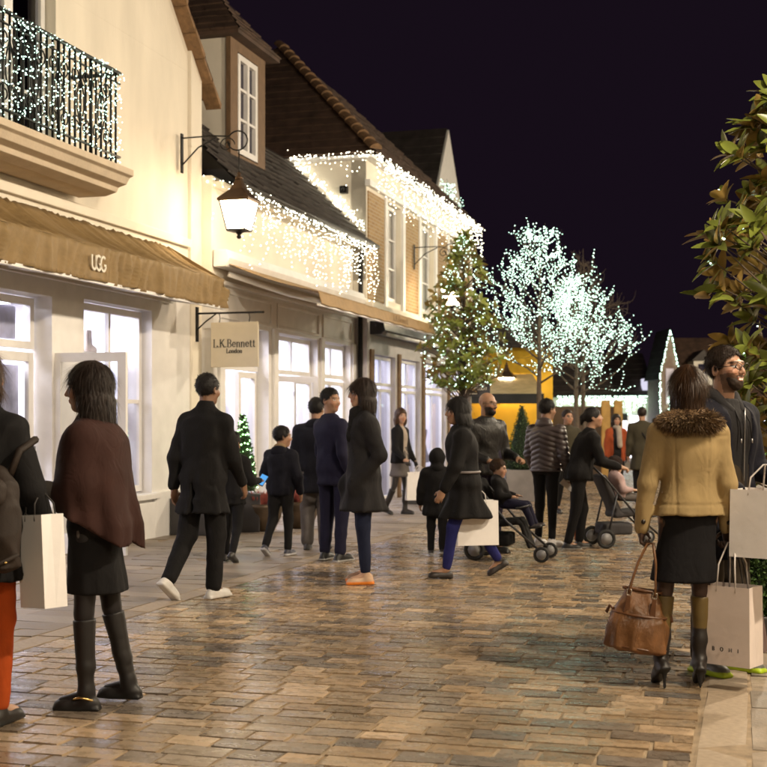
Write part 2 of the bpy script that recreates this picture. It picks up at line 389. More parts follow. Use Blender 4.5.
def icicles(p0, p1, step, lmin, lmax, gap, r_, out, density=1.0, seed=2):
    """points of an icicle light fringe hung from the line p0-p1"""
    rr = random.Random(seed); p0 = Vector(p0); p1 = Vector(p1); n = int((p1 - p0).length / step)
    for i in range(n):
        p = p0.lerp(p1, (i + rr.random()) / n); L = rr.choice((lmin, (lmin + lmax) / 2, lmax)) * rr.uniform(.7, 1.2); d = 0.02
        while d < L:
            if rr.random() < density: out.append((p.x + rr.uniform(-.03, .03), p.y + rr.uniform(-.03, .03), p.z - d))
            d += gap * rr.uniform(.6, 1.5)
def awning(name, label, v0, v1, uw, zw, uf, zf, zb, m, seed=1, gather=.018, slant=.55, flaps=True, flat=None):
    """sloping canvas with hanging valance, gathered in soft slanting folds; own steel arms"""
    o, off = uvroot(name, uw, (v0 + v1) / 2, label, 'awning'); rr = random.Random(seed)
    nv = int((v1 - v0) / .018)
    ph = [rr.uniform(0, 6.28) for _ in range(8)]
    def wav(v, t):
        x = v + slant * t + .06 * math.sin(v * 5 + 3 * t)
        rg = lambda a: 1 - 2 * abs(math.sin(a)) ** .8
        ease = 1 if flat is None else 1 - .92 * math.exp(-((v - flat) / .22) ** 4)
        return ease * (rg(x * 15 + ph[0] + 2.6 * math.sin(x * 2.3 + ph[1])) * .55 + rg(x * 27 + ph[2] + 2.2 * math.sin(x * 3.1 + ph[3])) * .35 + math.sin(x * 7 + ph[4]) * .3)
    b = MB()
    def slope(i, j):
        v = v0 + (v1 - v0) * i; g = gather * (.2 + .5 * j) * (1 - j ** 4) * wav(v, j * .9)
        return (uw + (uf - uw) * j + g * .4, v, zw + (zf - zw) * j - .05 * math.sin(math.pi * j) + g)
    b.grid(slope, nv, 8)
    b.build('canvas', m, o, off, solid=.006)
    c = MB(); h = zf - zb
    def val(i, j):
        v = v0 + (v1 - v0) * i; g = gather * min(j * 2.2, 1) * (1.15 - .25 * j) * wav(v, .9 + j * .9) * (.75 + .35 * math.sin(v * 2.1 + ph[6]))
        return (uf + .012 + .05 * j + g, v, zf - .004 - h * j + .006 * math.sin(v * 9 + ph[5]))
    c.grid(val, nv, 8); c.build('valance', m, o, off, solid=.006)
    for vv in ((v0 + .012, v1 - .012) if flaps else ()):
        MB().add([(uw, vv, zw), (uf, vv, zf), (uf + .05, vv, zb), (uf - .25, vv, zb + .05)], [(0, 1, 2, 3)]).build('side_flap', m, o, off, solid=.006)
    MB().box(uf - .02, uf + .035, v0 + .03, v1 - .03, zb - .022, zb + .012).build('front_bar', WHITE, o, off)
    return o, off
def arm(o, off, pts, r=.025): return MB().tube(pts, r, 8).build('folding_arm', WHITE, o, off)

# ---------------------------------------------------------------- lettering strokes
def arc(cx, cy, rx, ry, a0, a1, n=14): return [(cx + rx * math.cos(R(a0 + (a1 - a0) * k / n)), cy + ry * math.sin(R(a0 + (a1 - a0) * k / n))) for k in range(n + 1)]
GLYPH = {  # strokes on a cap height of 1
 'L': (.62, [[(.12, 0), (.12, 1)], [(.0, 1), (.26, 1)], [(0, 0), (.58, 0)], [(.58, 0), (.58, .25)]]),
 'K': (.80, [[(.12, 0), (.12, 1)], [(0, 1), (.26, 1)], [(0, 0), (.26, 0)], [(.14, .42), (.62, 1)], [(.30, .60), (.70, 0)], [(.52, 1), (.76, 1)], [(.56, 0), (.82, 0)]]),
 'B': (.70, [[(.12, 0), (.12, 1)], [(0, 1), (.30, 1)] + arc(.30, .76, .24, .24, 90, -90) + [(.12, .52)], [(0, 0), (.30, 0)] + arc(.30, .26, .30, .26, -90, 90) + [(.12, .52)]]),
 '.': (.22, [[(.08, 0), (.08, .12)]]),
 'e': (.56, [[(.08, .34), (.46, .34)] + arc(.27, .34, .20, .31, 0, 330)]),
 'n': (.62, [[(.12, 0), (.12, .64)], [(0, .62), (.12, .64)], [(0, 0), (.24, 0)], [(.12, .46)] + arc(.30, .44, .17, .20, 150, 0) + [(.47, 0)], [(.36, 0), (.60, 0)]]),
 't': (.42, [[(.17, .86), (.17, .12)] + arc(.28, .12, .11, .12, 180, 330), [(.02, .62), (.38, .62)]]),
 'o': (.58, [arc(.28, .32, .22, .33, 0, 360, 20)]),
 'd': (.62, [arc(.24, .32, .20, .33, 0, 360, 20), [(.46, 0), (.46, 1)], [(.36, 1), (.46, 1)], [(.46, 0), (.58, 0)]]),
 'U': (.72, [[(.08, 1), (.08, .36)] + arc(.36, .36, .28, .36, 180, 360) + [(.64, 1)]]),
 'G': (.80, [arc(.40, .5, .36, .5, 50, 350, 22) + [(.46, .42)]]),
 'H': (.74, [[(.1, 0), (.1, 1)], [(.6, 0), (.6, 1)], [(.1, .5), (.6, .5)]]), 'O': (.84, [arc(.40, .5, .36, .5, 0, 360, 22)]), 'T': (.66, [[(.31, 0), (.31, 1)], [(0, 1), (.62, 1)]]),
 'E': (.62, [[(.1, 0), (.1, 1)], [(.1, 1), (.55, 1)], [(.1, .52), (.48, .52)], [(.1, 0), (.55, 0)]]), 'C': (.76, [arc(.40, .5, .36, .5, 45, 315, 20)]),
 'A': (.76, [[(0, 0), (.35, 1), (.70, 0)], [(.14, .35), (.56, .35)]]), 'M': (.86, [[(.08, 0), (.08, 1), (.40, .2), (.72, 1), (.72, 0)]]), 'I': (.30, [[(.12, 0), (.12, 1)]]), 'S': (.62, [arc(.28, .75, .22, .25, 40, 270, 10) + arc(.28, .25, .22, .25, 90, -140, 10)]), ' ': (.4, [])}
def lettering(text, size, thick, thin, place, track=0.04, proud=.003):
    """pen strokes as thin raised ribbons; place(x, y, h) -> point; x centred. Thick downstrokes, thin cross strokes"""
    w = sum(GLYPH[ch][0] + track for ch in text) - track; x = -w / 2; b = MB()
    for ch in text:
        gw, st = GLYPH[ch]
        for s in st:
            n = len(s)
            L = []; Rr = []
            for i, p in enumerate(s):
                q0 = s[max(i - 1, 0)]; q1 = s[min(i + 1, n - 1)]; dx, dy = q1[0] - q0[0], q1[1] - q0[1]; l = math.hypot(dx, dy) or 1; dx /= l; dy /= l
                hw = (thin + (thick - thin) * abs(dy) ** 1.3) / 2
                L.append((p[0] - dy * hw, p[1] + dx * hw)); Rr.append((p[0] + dy * hw, p[1] - dx * hw))
            V = []
            for h in (0, proud):
                V += [place((x + a) * size, c * size, h) for a, c in L] + [place((x + a) * size, c * size, h) for a, c in Rr]
            Fc = []
            for i in range(n - 1):
                Fc += [(2 * n + i, 2 * n + i + 1, 3 * n + i + 1, 3 * n + i), (i, i + 1, 2 * n + i + 1, 2 * n + i), (n + i + 1, n + i, 3 * n + i, 3 * n + i + 1)]
            b.add(V, Fc)
        x += gw + track
    return b
BLACKP = mat('black_lettering', (.012, .012, .012), .5, .0)
CREAMP = mat('cream_lettering', (.72, .66, .55), .5, .0)

# ================================================================ the cream gabled shop with the balcony
b1, o1 = uvroot('cream_gabled_shop', -7.4, 11.0, 'tall cream plaster shop with gable, lit shopfront and open glazed door', 'building')
H1 = [(11.05, 12.55, 4.06, 6.55)]
w = facade(MB(), -7.4, .35, 5.6, 16.36, 2.95, 6.15, H1)
w.prism([(5.6, 6.151), (16.36, 6.151), (10.98, 11.53)], 0, -7.75, -7.4)
w.add([(-7.41, 16.355, -.5), (-11, 16.355, -.5), (-11, 16.355, 6.3), (-7.41, 16.355, 6.15)], [(0, 1, 2, 3)])
w.build('wall', PLASTER, b1, o1)
SH1 = [(10.2, 12.42, -.3, 2.72), (13.12, 14.86, .42, 2.76), (7.2, 9.6, .42, 2.7)]
facade(MB(), -7.37, .36, 5.6, 16.34, -.5, 2.95, SH1).build('shopfront', WHITE, b1, o1)
q = MB(); q.prism([(16.37, -.45), (16.37, 6.2), (16.02, 6.52), (16.02, -.45)], 0, -7.41, -7.345); q.build('corner_pilaster', PLASTER2, b1, o1, bevel=.01)
MB().box(-7.41, -7.34, 5.6, 16.0, 3.72, 3.84).build('string_course', PLASTER2, b1, o1, bevel=.012)
MB().box(-7.42, -7.33, 14.9, 16.3, -.4, .42).box(-7.42, -7.33, 12.5, 14.9, -.4, .30).build('plinth', WHITE, b1, o1, bevel=.01)
MB().box(-7.45, -7.28, 13.04, 14.94, .34, .415).build('window_sill', WHITE, b1, o1, bevel=.012)
# gable verge: tiled roof edge hanging over the wall
rf = MB()
roof_face(rf, (-7.20, 16.62, 5.90), (-12, 16.62, 5.90), (-12, 10.98, 11.54), (-7.20, 10.98, 11.54), 22, .3, seed=4)
rf.build('roof', CLAYT, b1, o1)
vt = MB()
for k in range(20):
    t = k / 20; v = 16.68 - 5.6 * t; z = 5.84 + 5.6 * t
    vt.prism([(v, z - .06), (v - .29, z + .23), (v - .30, z + .29), (v + .03, z + (.0 if k % 2 else .012))], 0, -7.42, -7.19 - .012 * (k % 2))
vt.build('verge_tiles', HIPT, b1, o1)
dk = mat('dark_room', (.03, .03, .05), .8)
MB().box(-8.3, -8.25, 10.9, 12.8, 4.0, 6.7).build('dark_backing', dk, b1, o1)  # dark panel standing in for the shade of the unlit room
for a, c in ((11.08, 11.8), (11.8, 12.52)): window(b1, o1, -7.52, a, c, 4.1, 6.5, 1, 3, .08)
# shop window and doors
window(b1, o1, -7.50, 13.14, 14.84, .44, 2.74, 2, 2, .08, .05)
window(b1, o1, -7.50, 7.22, 9.58, .44, 2.68, 2, 1, .08, .05)
window(b1, o1, -7.58, 10.24, 12.40, 2.14, 2.70, 1, 1, .08)
def door_leaf(parent, off, P, w, z0, z1, handle=True):
    """glazed leaf; P(a, d, z): a along the leaf, d its thickness"""
    def bx(b, a0, a1, d0, d1, c0, c1):
        V = [P(a, d, z) for z in (c0, c1) for a, d in ((a0, d0), (a1, d0), (a1, d1), (a0, d1))]
        b.add(V, [(0, 3, 2, 1), (4, 5, 6, 7), (0, 1, 5, 4), (1, 2, 6, 5), (2, 3, 7, 6), (3, 0, 4, 7)])
    b = MB(); f = .10
    bx(b, 0, f, -.025, .025, z0, z1); bx(b, w - f, w, -.025, .025, z0, z1); bx(b, f, w - f, -.024, .024, z1 - f, z1); bx(b, f, w - f, -.024, .024, z0, z0 + .22); bx(b, f, w - f, -.022, .022, z0 + 1.28, z0 + 1.32)
    d = b.build('door', WHITE, parent, off)
    MB().add([P(f, 0, z0 + .22), P(w - f, 0, z0 + .22), P(w - f, 0, z1 - f), P(f, 0, z1 - f)], [(0, 1, 2, 3)]).build('pane', GLASS, d, off)
    if handle:
        h = MB().tube([P(w - .05, .025, z0 + .85), P(w - .05, .07, z0 + .86), P(w - .05, .08, z0 + .92), P(w - .05, .08, z0 + 1.14), P(w - .05, .07, z0 + 1.2), P(w - .05, .025, z0 + 1.21)], .014, 8)
        h.build('handle', STEEL, d, off)
    hg = MB()
    for zz in (z0 + .25, z0 + 1.05, z1 - .25): hg.tube([P(-.012, .03, zz - .06), P(-.012, .03, zz + .06)], .012, 6)
    hg.build('hinge', STEEL, d, off)
    return d
door_leaf(b1, o1, lambda a, d, z: (-7.60 + d, 11.38 + a, z), 1.0, -.14, 2.10)
door_leaf(b1, o1, lambda a, d, z: (-7.60 + d, 10.26 + a, z), 1.0, -.14, 2.10, False)
door_leaf(b1, o1, lambda a, d, z: (-7.40 + a, 12.50 - d, z), .90, -.12, 2.10)
room(b1, o1, -10.2, -7.74, 6.6, 15.3, -.13, 2.93, 4, seed=3)
PRINT = mat('display_print', (.50, .50, .66), .5, .5, 2.6)
for a_, c_, z0_, z1_ in ((11.5, 12.26, 1.28, 1.96), (10.4, 12.2, 2.24, 2.6)): MB().box(-7.70, -7.69, a_, c_, z0_, z1_).build('window_print', PRINT, b1, o1)
bt_m = [mat('display_boot_%d' % k, c, .7, .2, 9) for k, c in enumerate(((.34, .20, .09), (.07, .05, .045), (.42, .36, .32), (.22, .10, .06)))]
for v0_, v1_ in ((13.2, 14.8), (7.4, 9.5)):
    for s_ in range(4):
        zs_ = .62 + .52 * s_; sh_ = MB().box(-8.20, -7.90, v0_, v1_, zs_, zs_ + .03).build('display_shelf', WHITE, b1, o1); vv = v0_ + .1; rq = random.Random(s_ + int(v0_))
        while vv < v1_ - .35:
            if rq.random() < .8: MB().prism([(vv, zs_ + .031), (vv + .26, zs_ + .031), (vv + .26, zs_ + .10), (vv + .14, zs_ + .14), (vv + .13, zs_ + .32), (vv, zs_ + .32)], 0, -8.10, -7.99).build('boot', bt_m[rq.randint(0, 3)], sh_, o1, bevel=.02)
            vv += rq.uniform(.3, .42)
# awning with the shop's letters
lv = wall_v(97, -6.55)
aw1, oa1 = awning('gathered_canvas_awning', 'gathered tan canvas awning with pale letters over the glazed shop door', 8.3, 15.4, -7.38, 3.66, -6.60, 3.20, 2.82, AWN, 3, .095, slant=.24, flat=lv)
lettering('UGG', .15, .17, .17, lambda x, y, h: (-6.535 + h, lv + x, 2.93 + y), -.12, .012).build('lettering', CREAMP, aw1, oa1)
for v in (8.9, 11.4, 13.6, 15.2): arm(aw1, oa1, [(-7.36, v, 2.95), (-7.05, v + .1, 2.90), (-6.62, v + .02, 2.84)], .018)
MB().box(-7.36, -7.28, 8.4, 15.38, 2.90, 2.96).build('back_bar', WHITE, aw1, oa1)

# ---------------------------------------------------------------- balcony
bal, ob = uvroot('iron_balcony', -7.4, 11.4, 'wrought iron balcony on moulded ledge wrapped in fairy lights', 'balcony', z=3.9)
prof = [(-7.35, 3.90), (-7.0, 3.90), (-6.86, 3.94), (-6.84, 3.99), (-6.74, 4.02), (-6.70, 4.09), (-6.65, 4.11), (-6.65, 4.18), (-7.35, 4.18)]
MB().prism(prof, 1, 8.6, 12.96).build('ledge', STONE, bal, ob, bevel=.006)
ur = -6.75
MB().tube([(ur, 8.7, 5.24), (ur, 12.82, 5.24), (-7.36, 12.82, 5.24)], .022, 8).build('top_rail', IRON, bal, ob)
MB().tube([(ur, 8.7, 4.30), (ur, 12.82, 4.30), (-7.36, 12.82, 4.30)], .014, 6).tube([(ur, 8.7, 5.12), (ur, 12.82, 5.12)], .011, 6).build('bottom_rail', IRON, bal, ob)
bb = []
v = 9.5
while v < 12.83:
    MB().tube([(ur, v, 4.18), (ur, v, 5.24)], .013 if round((v - 9.5) / .111) % 6 else .020, 6).build('baluster', IRON, bal, ob); v += .111
def spiral(c, r, a0, turns, n=26, flip=1):
    return [(ur + .004, c[0] + flip * r * (1 - .75 * k / n) * math.cos(a0 + turns * 6.283 * k / n), c[1] + r * (1 - .75 * k / n) * math.sin(a0 + turns * 6.283 * k / n)) for k in range(n + 1)]
v = 9.72
while v < 12.75:
    s = MB()
    for fl in (1, -1):
        s.tube(spiral((v + fl * .10, 4.98), .105, math.pi if fl > 0 else math.pi, 1.5, flip=fl), .0085, 5)
        s.tube(spiral((v + fl * .10, 4.46), .105, math.pi, -1.5, flip=fl), .0085, 5)
        s.tube([(ur, v + fl * .005, 4.98), (ur, v + fl * .07, 4.80), (ur, v + fl * .07, 4.64), (ur, v + fl * .005, 4.46)], .009, 5)
    s.build('scrollwork', IRON, bal, ob); v += .445
rr = random.Random(8)
for i in range(1350):
    bb.append((ur + rr.uniform(-.03, .05), rr.uniform(9.2, 12.84), 4.24 + 1.02 * rr.random()))
for i in range(110): bb.append((ur + rr.uniform(-.02, .03), rr.uniform(9.2, 12.84), 5.24 + rr.uniform(-.05, .035)))
bulbs('fairy_lights', bb, .0056, BULB, bal, ob)

# ================================================================ wall lanterns
def lantern(u, v, z, label, parent_dir=1, emis=None):
    """wall bracket with scroll and a four-sided lantern hung from it; parent_dir +1 points to +u"""
    o, off = uvroot('wall_lantern', u, v, label, 'lantern', 'bracket lanterns on the shop walls', z=z - .45); d = parent_dir
    MB().box(u, u + d * .02, v - .03, v + .03, z - .47, z + .06).build('wall_plate', IRON, o, off)
    L = .84
    pts = [(u + d * .02, v, z), (u + d * .45, v, z + .005)]
    for k in range(17):
        a = R(150 - 330 * k / 16); pts.append((u + d * (L - .02 + .14 * math.cos(a)), v, z - .08 + .13 * math.sin(a)))
    MB().tube(pts, .0105, 6).tube([(u + d * .02, v, z - .36), (u + d * .25, v, z - .14), (u + d * .52, v, z - .02)], .010, 6).build('arm', IRON, o, off)
    sp = [(u + d * (.66 + .12 * (1 - k / 30) * math.cos(k / 30 * 11)), v, z - .13 + .11 * (1 - k / 30) * math.sin(k / 30 * 11)) for k in range(28)]
    MB().tube(sp, .008, 5).build('scroll', IRON, o, off)
    cu = u + d * L; zt = z - .60
    MB().tube([(cu, v, z - .20), (cu, v, zt - .02)], .008, 6).build('hanger', IRON, o, off)
    def ring(r, zz): return [(cu + r * math.cos(R(45 + 90 * k)), v + r * math.sin(R(45 + 90 * k)), zz) for k in range(4)]
    b = MB(); R0, R1, R2, R3 = ring(.05, zt), ring(.12, zt - .13), ring(.315, zt - .27), ring(.315, zt - .30)
    b.add(R0 + R1 + R2 + R3 + ring(.27, zt - .295), [(0, 1, 2, 3), (0, 4, 5, 1), (1, 5, 6, 2), (2, 6, 7, 3), (3, 7, 4, 0)] + [(4 * k + i, 4 * k + 4 + i, 4 * k + 4 + (i + 1) % 4, 4 * k + (i + 1) % 4) for k in (1, 2, 3) for i in range(4)])
    b.lathe([(.05, 0), (.055, .03), (.02, .05), (.03, .08), (.006, .11)], (cu, v, zt - .002), 10)
    b.build('cap', mat('lantern_copper', (.10, .06, .035), .45, .2, 10, metal=.7), o, off)
    T, B = ring(.28, zt - .30), ring(.175, zt - .68)
    fr = MB()
    for k in range(4): fr.bar(T[k], B[k], .016); fr.bar(T[k], T[(k + 1) % 4], .014); fr.bar(B[k], B[(k + 1) % 4], .02)
    fr.lathe([(.02, -.10), (.035, -.075), (.02, -.05), (.05, -.02), (.12, 0), (.17, .005)], (cu, v, zt - .69), 12)
    fr.build('frame', IRON, o, off)
    T2, B2 = ring(.272, zt - .305), ring(.168, zt - .672)
    for k in range(4): MB().add([T2[k], T2[(k + 1) % 4], B2[(k + 1) % 4], B2[k]], [(0, 1, 2, 3)]).build('glass_pane', emis or LAMPG, o, off)
    return o
lantern(-7.34, 15.68, 5.16, 'glowing lantern on scrolled iron bracket beside the balcony')

# ================================================================ the low shop with dormer
b2, o2 = uvroot('cream_dormer_shop', -7.2, 19.7, 'low cream shop with dormer, panelled white shopfront and icicle lights', 'building')
E2 = 23.0
MB().box(-7.55, -7.2, 16.37, E2, 3.30, 4.78).build('wall', PLASTER2, b2, o2)
SH2 = [(16.78, 18.5, -.4, 2.74), (18.95, 20.85, -.4, 2.74), (21.2, 22.75, -.4, 2.74)]
facade(MB(), -7.17, .36, 16.37, E2, -.5, 3.299, SH2).build('shopfront', WHITE, b2, o2)
for a, c in ((16.6, 18.6), (18.85, 20.9), (21.1, 22.8)):
    f = MB()
    f.box(-7.175, -7.145, a, c, 3.16, 3.21).box(-7.175, -7.145, a, c, 2.80, 2.85).box(-7.175, -7.145, a, a + .05, 2.851, 3.159).box(-7.175, -7.145, c - .05, c, 2.851, 3.159)
    f.build('frieze_panel', WHITE, b2, o2, bevel=.008)
MB().box(-7.2, -7.10, 16.38, E2 - .02, 3.27, 3.33).build('cornice', WHITE, b2, o2, bevel=.012)
MB().box(-7.22, -7.06, 16.40, E2, 4.62, 4.70).build('soffit_board', PLASTER, b2, o2)
for v in (16.6, 18.72, 21.03, 22.88): MB().box(-7.172, -7.12, v - .09, v + .09, -.45, 2.78).build('pilaster', WHITE, b2, o2, bevel=.01)
window(b2, o2, -7.34, 16.80, 18.48, 2.10, 2.72, 2, 1, .07)
window(b2, o2, -7.30, 18.97, 20.83, 2.10, 2.72, 2, 1, .07, .06)
window(b2, o2, -7.30, 21.22, 22.73, 2.10, 2.72, 2, 1, .07, .06)
window(b2, o2, -7.30, 21.22, 22.73, -.2, 2.05, 2, 1, .07, .06)
window(b2, o2, -7.36, 17.75, 18.48, -.2, 2.08, 1, 1, .09, name='glazed_panel')
door_leaf(b2, o2, lambda a, d, z: (-7.28 + a * .5, 18.99 + a * .87, z), .95, -.2, 2.06)
door_leaf(b2, o2, lambda a, d, z: (-7.30 + d, 19.95 + a, z), .86, -.2, 2.06, False)
room(b2, o2, -9.9, -7.56, 16.5, 22.85, -.2, 3.1, 3, seed=7)
r2 = MB()
roof_face(r2, (-6.84, 16.40, 4.68), (-6.84, 23.28, 4.68), (-8.60, 23.28, 6.42), (-8.60, 16.40, 6.42), 11, .24, .045, 9)
r2.add([(-8.6, 16.4, 6.42), (-8.6, 23.0, 6.42), (-11, 23.0, 4.4), (-11, 16.4, 4.4)], [(0, 1, 2, 3)])
r2.build('roof', SLATE, b2, o2)
MB().tube([(-6.80, 16.40, 4.66), (-6.80, 23.30, 4.66)], .05, 8).build('gutter', mat('dark_gutter', (.03, .027, .025), .5), b2, o2)
MB().tube([(-6.98, 23.02, 4.62), (-7.05, 23.02, 4.45), (-7.06, 23.02, 3.0), (-7.06, 23.02, -.35)], .045, 8).build('drainpipe', IRON, b2, o2)
# dormer
BRN = mat('brown_timber', (.16, .095, .05), .7, .2, 8, (40, .3, .005), stretch=(4, 4, 1))
dm = MB(); dm.box(-9.4, -7.62, 17.92, 19.28, 5.2, 7.28); d_ = dm.build('dormer', PLASTER2, b2, o2)
df = MB(); df.box(-7.625, -7.55, 17.88, 18.16, 5.25, 7.3).box(-7.625, -7.55, 19.0, 19.32, 5.25, 7.3).box(-7.625, -7.55, 18.16, 19.0, 7.04, 7.3).box(-7.625, -7.55, 18.16, 19.0, 5.25, 5.46)
df.build('dormer_frame', BRN, d_, o2)
dw = MB().box(-7.63, -7.612, 18.17, 18.99, 5.47, 7.03).build('dark_glass', mat('dark_glass', (.02, .02, .045), .08, .1), d_, o2)
ww = MB(); ww.box(-7.611, -7.545, 18.18, 18.27, 5.48, 7.02).box(-7.611, -7.545, 18.89, 18.98, 5.48, 7.02).box(-7.611, -7.545, 18.27, 18.89, 6.93, 7.02).box(-7.611, -7.545, 18.27, 18.89, 5.48, 5.57).box(-7.611, -7.54, 18.54, 18.62, 5.57, 6.93)
for z in (6.0, 6.47): ww.box(-7.611, -7.55, 18.27, 18.54, z, z + .04).box(-7.611, -7.55, 18.62, 18.89, z, z + .04)
ww.build('casement', WHITE, d_, o2)
dr = MB(); A, B, C, D = (-7.35, 17.72, 7.26), (-7.35, 19.5, 7.26), (-9.4, 19.5, 7.26), (-9.4, 17.72, 7.26); P, Q = (-8.1, 18.6, 8.15), (-9.4, 18.6, 8.15)
roof_face(dr, A, B, P, P, 6, .24, .03, 3); roof_face(dr, D, A, P, Q, 6, .24, .03, 4); roof_face(dr, B, C, Q, P, 6, .24, .03, 5)
dr.box(-9.4, -7.36, 17.73, 19.49, 7.2, 7.26); dr.build('dormer_roof', CLAYT, d_, o2)
# its awning, arms and hanging sign
AWN2 = mat('straight_awning_canvas', (.34, .22, .10), .7, .1, 9, (160, .15, .003))
aw2, oa2 = awning('flat_canvas_awning', 'flat tan canvas awning on white folding arms over panelled shopfront', 16.45, 23.05, -7.10, 3.60, -5.66, 3.13, 2.95, AWN2, 6, .003, flaps=False)
MB().prism([(-7.18, 3.50), (-6.98, 3.50), (-6.93, 3.62), (-6.98, 3.74), (-7.18, 3.74)], 1, 16.38, 23.0).build('cassette', WHITE, aw2, oa2, bevel=.01)
for v in (16.62, 22.2): arm(aw2, oa2, [(-7.05, v, 3.42), (-6.35, v + .55, 3.17), (-5.70, v + .12, 3.00)], .04)
lettering('L.K.Bennett', .10, .10, .04, lambda x, y, h: (-5.60 + h, 20.6 + x * 1.5, 2.99 + y), .05, .003).build('lettering', mat('faded_lettering', (.24, .15, .065), .7), aw2, oa2)
sg, osg = uvroot('hanging_sign', -7.37, 16.25, 'cream square shop sign hanging from black iron bracket', 'sign', z=2.4)
sv = 16.18
MB().tube([(-7.34, sv, 2.83), (-6.36, sv, 2.83)], .014, 8).tube([(-7.34, sv, 2.60), (-7.2, sv, 2.72), (-7.05, sv, 2.82)], .010, 6).lathe([(.0, -.02), (.022, 0), (.0, .02)], (-6.35, sv, 2.83), 8).build('bracket', IRON, sg, osg)
MB().box(-7.345, -7.32, sv - .03, sv + .03, 2.44, 2.92).build('wall_plate', IRON, sg, osg)
MB().box(-7.12, -6.42, sv - .015, sv + .015, 2.08, 2.70).build('panel', mat('sign_cream', (.66, .58, .44), .6, .04), sg, osg, bevel=.004)
for u in (-7.0, -6.56): MB().tube([(u, sv, 2.82), (u + .012, sv, 2.76), (u, sv, 2.69)], .006, 5).build('hook', IRON, sg, osg)
lettering('L.K.Bennett', .108, .14, .05, lambda x, y, h: (-6.77 + x * .93, sv - .016 - h, 2.355 + y), .045).build('name_lettering', BLACKP, sg, osg)
lettering('London', .06, .17, .07, lambda x, y, h: (-6.77 + x, sv - .016 - h, 2.275 + y), .05).build('town_lettering', BLACKP, sg, osg)
# icicle fringe along the eave
ic, oi = uvroot('icicle_lights', -6.82, 19.8, 'icicle fairy lights hanging from the low slate eave under the dormer', 'fairy lights', z=4.6)
pts = []; icicles((-6.80, 16.45, 4.62), (-6.80, 23.3, 4.62), .060, .25, .95, .075, .1, pts, .8, 3)
icicles((-7.30, 16.38, 4.80), (-6.80, 16.45, 4.64), .05, .2, .7, .075, .1, pts, .8, 4)
for i in range(150): pts.append((-6.79 + rr.uniform(-.04, .04), rr.uniform(16.5, 23.3), 4.62 + rr.uniform(-.08, .05)))
bulbs('bulbs', pts, .0070, BULBW, ic, oi)
MB().tube([(-6.775, 16.45 + .35 * k, 4.64 + (.03 if k % 2 else -.02)) for k in range(20)], .008, 5).build('cable', WIRE, ic, oi)

# ================================================================ the hipped shop
b3, o3 = uvroot('hipped_brick_panel_shop', -6.95, 27.5, 'two storey pale shop with hipped tile roof and brick panels', 'building')
BRICK = mat('tan_brick', (.36, .235, .105), .8, .15, 6, (30, .2, .01))
def brickify(m):
    nt = m.node_tree; N = nt.nodes; L = nt.links; br = N.new('ShaderNodeTexBrick'); tc = N.new('ShaderNodeTexCoord'); mp = N.new('ShaderNodeMapping')
    sep = N.new('ShaderNodeSeparateXYZ'); cmb = N.new('ShaderNodeCombineXYZ'); L.new(tc.outputs['Object'], sep.inputs[0]); L.new(sep.outputs[1], cmb.inputs[0]); L.new(sep.outputs[2], cmb.inputs[1])
    L.new(cmb.outputs[0], br.inputs['Vector']); br.inputs['Scale'].default_value = 1; br.inputs['Brick Width'].default_value = .22; br.inputs['Row Height'].default_value = .07; br.inputs['Mortar Size'].default_value = .008
    br.inputs['Color1'].default_value = (.37, .235, .10, 1); br.inputs['Color2'].default_value = (.29, .175, .075, 1); br.inputs['Mortar'].default_value = (.40, .32, .22, 1)
    L.new(br.outputs[0], N['Principled BSDF'].inputs['Base Color'])
brickify(BRICK)
V0, V1 = 23.04, 32.5
UP3 = [(24.42, 25.55, 3.75, 5.75), (27.15, 28.45, 3.75, 5.75), (29.9, 31.2, 3.75, 5.75)]
facade(MB(), -6.95, .3, V0, V1, 3.30, 6.36, UP3).add([(-6.951, V0, 4.0), (-10, V0, 4.0), (-10, V0, 6.36), (-6.951, V0, 6.36)], [(0, 1, 2, 3)]).build('wall', PLASTER2, b3, o3)
for a, c in ((23.12, 24.22), (25.78, 26.95), (28.65, 29.72), (31.35, 32.3)): MB().box(-6.96, -6.925, a, c, 3.66, 5.72).build('brick_panel', BRICK, b3, o3)
for a, c in ((24.22, 24.42), (25.55, 25.78), (26.95, 27.15), (28.45, 28.65), (29.72, 29.90), (31.2, 31.35)): MB().box(-6.96, -6.90, a + .02, c - .02, 3.60, 5.80).build('pilaster', WHITE, b3, o3)
MB().box(-6.97, -6.86, V0 - .03, V1, 5.80, 5.92).build('cornice', WHITE, b3, o3, bevel=.01)
MB().box(-6.97, -6.80, V0 - .03, V1, 3.42, 3.58).build('ledge', PLASTER2, b3, o3, bevel=.02)
for a, c in ((24.42, 25.55), (27.15, 28.45), (29.9, 31.2)):
    window(b3, o3, -7.05, a + .02, c - .02, 3.77, 5.73, 2, 3, .08); MB().box(-7.16, -7.13, a, c, 3.75, 5.75).build('blind', mat('window_blind', (.78, .72, .62), .7), b3, o3)
SH3 = [(23.55, 25.05, -.4, 2.62), (25.55, 27.1, -.4, 2.62), (27.6, 29.6, -.4, 2.62), (30.1, 32.2, -.4, 2.62)]
facade(MB(), -6.93, .33, V0, V1, -.6, 3.299, SH3).build('shopfront', mat('grey_shopfront', (.50, .46, .45), .6, .06), b3, o3)
for v in (23.3, 25.3, 27.35, 29.85): MB().box(-6.935, -6.89, v - .10, v + .10, -.5, 2.70).build('brick_strip', mat('brown_brick_strip', (.19, .115, .06), .8, .2, 14), b3, o3)
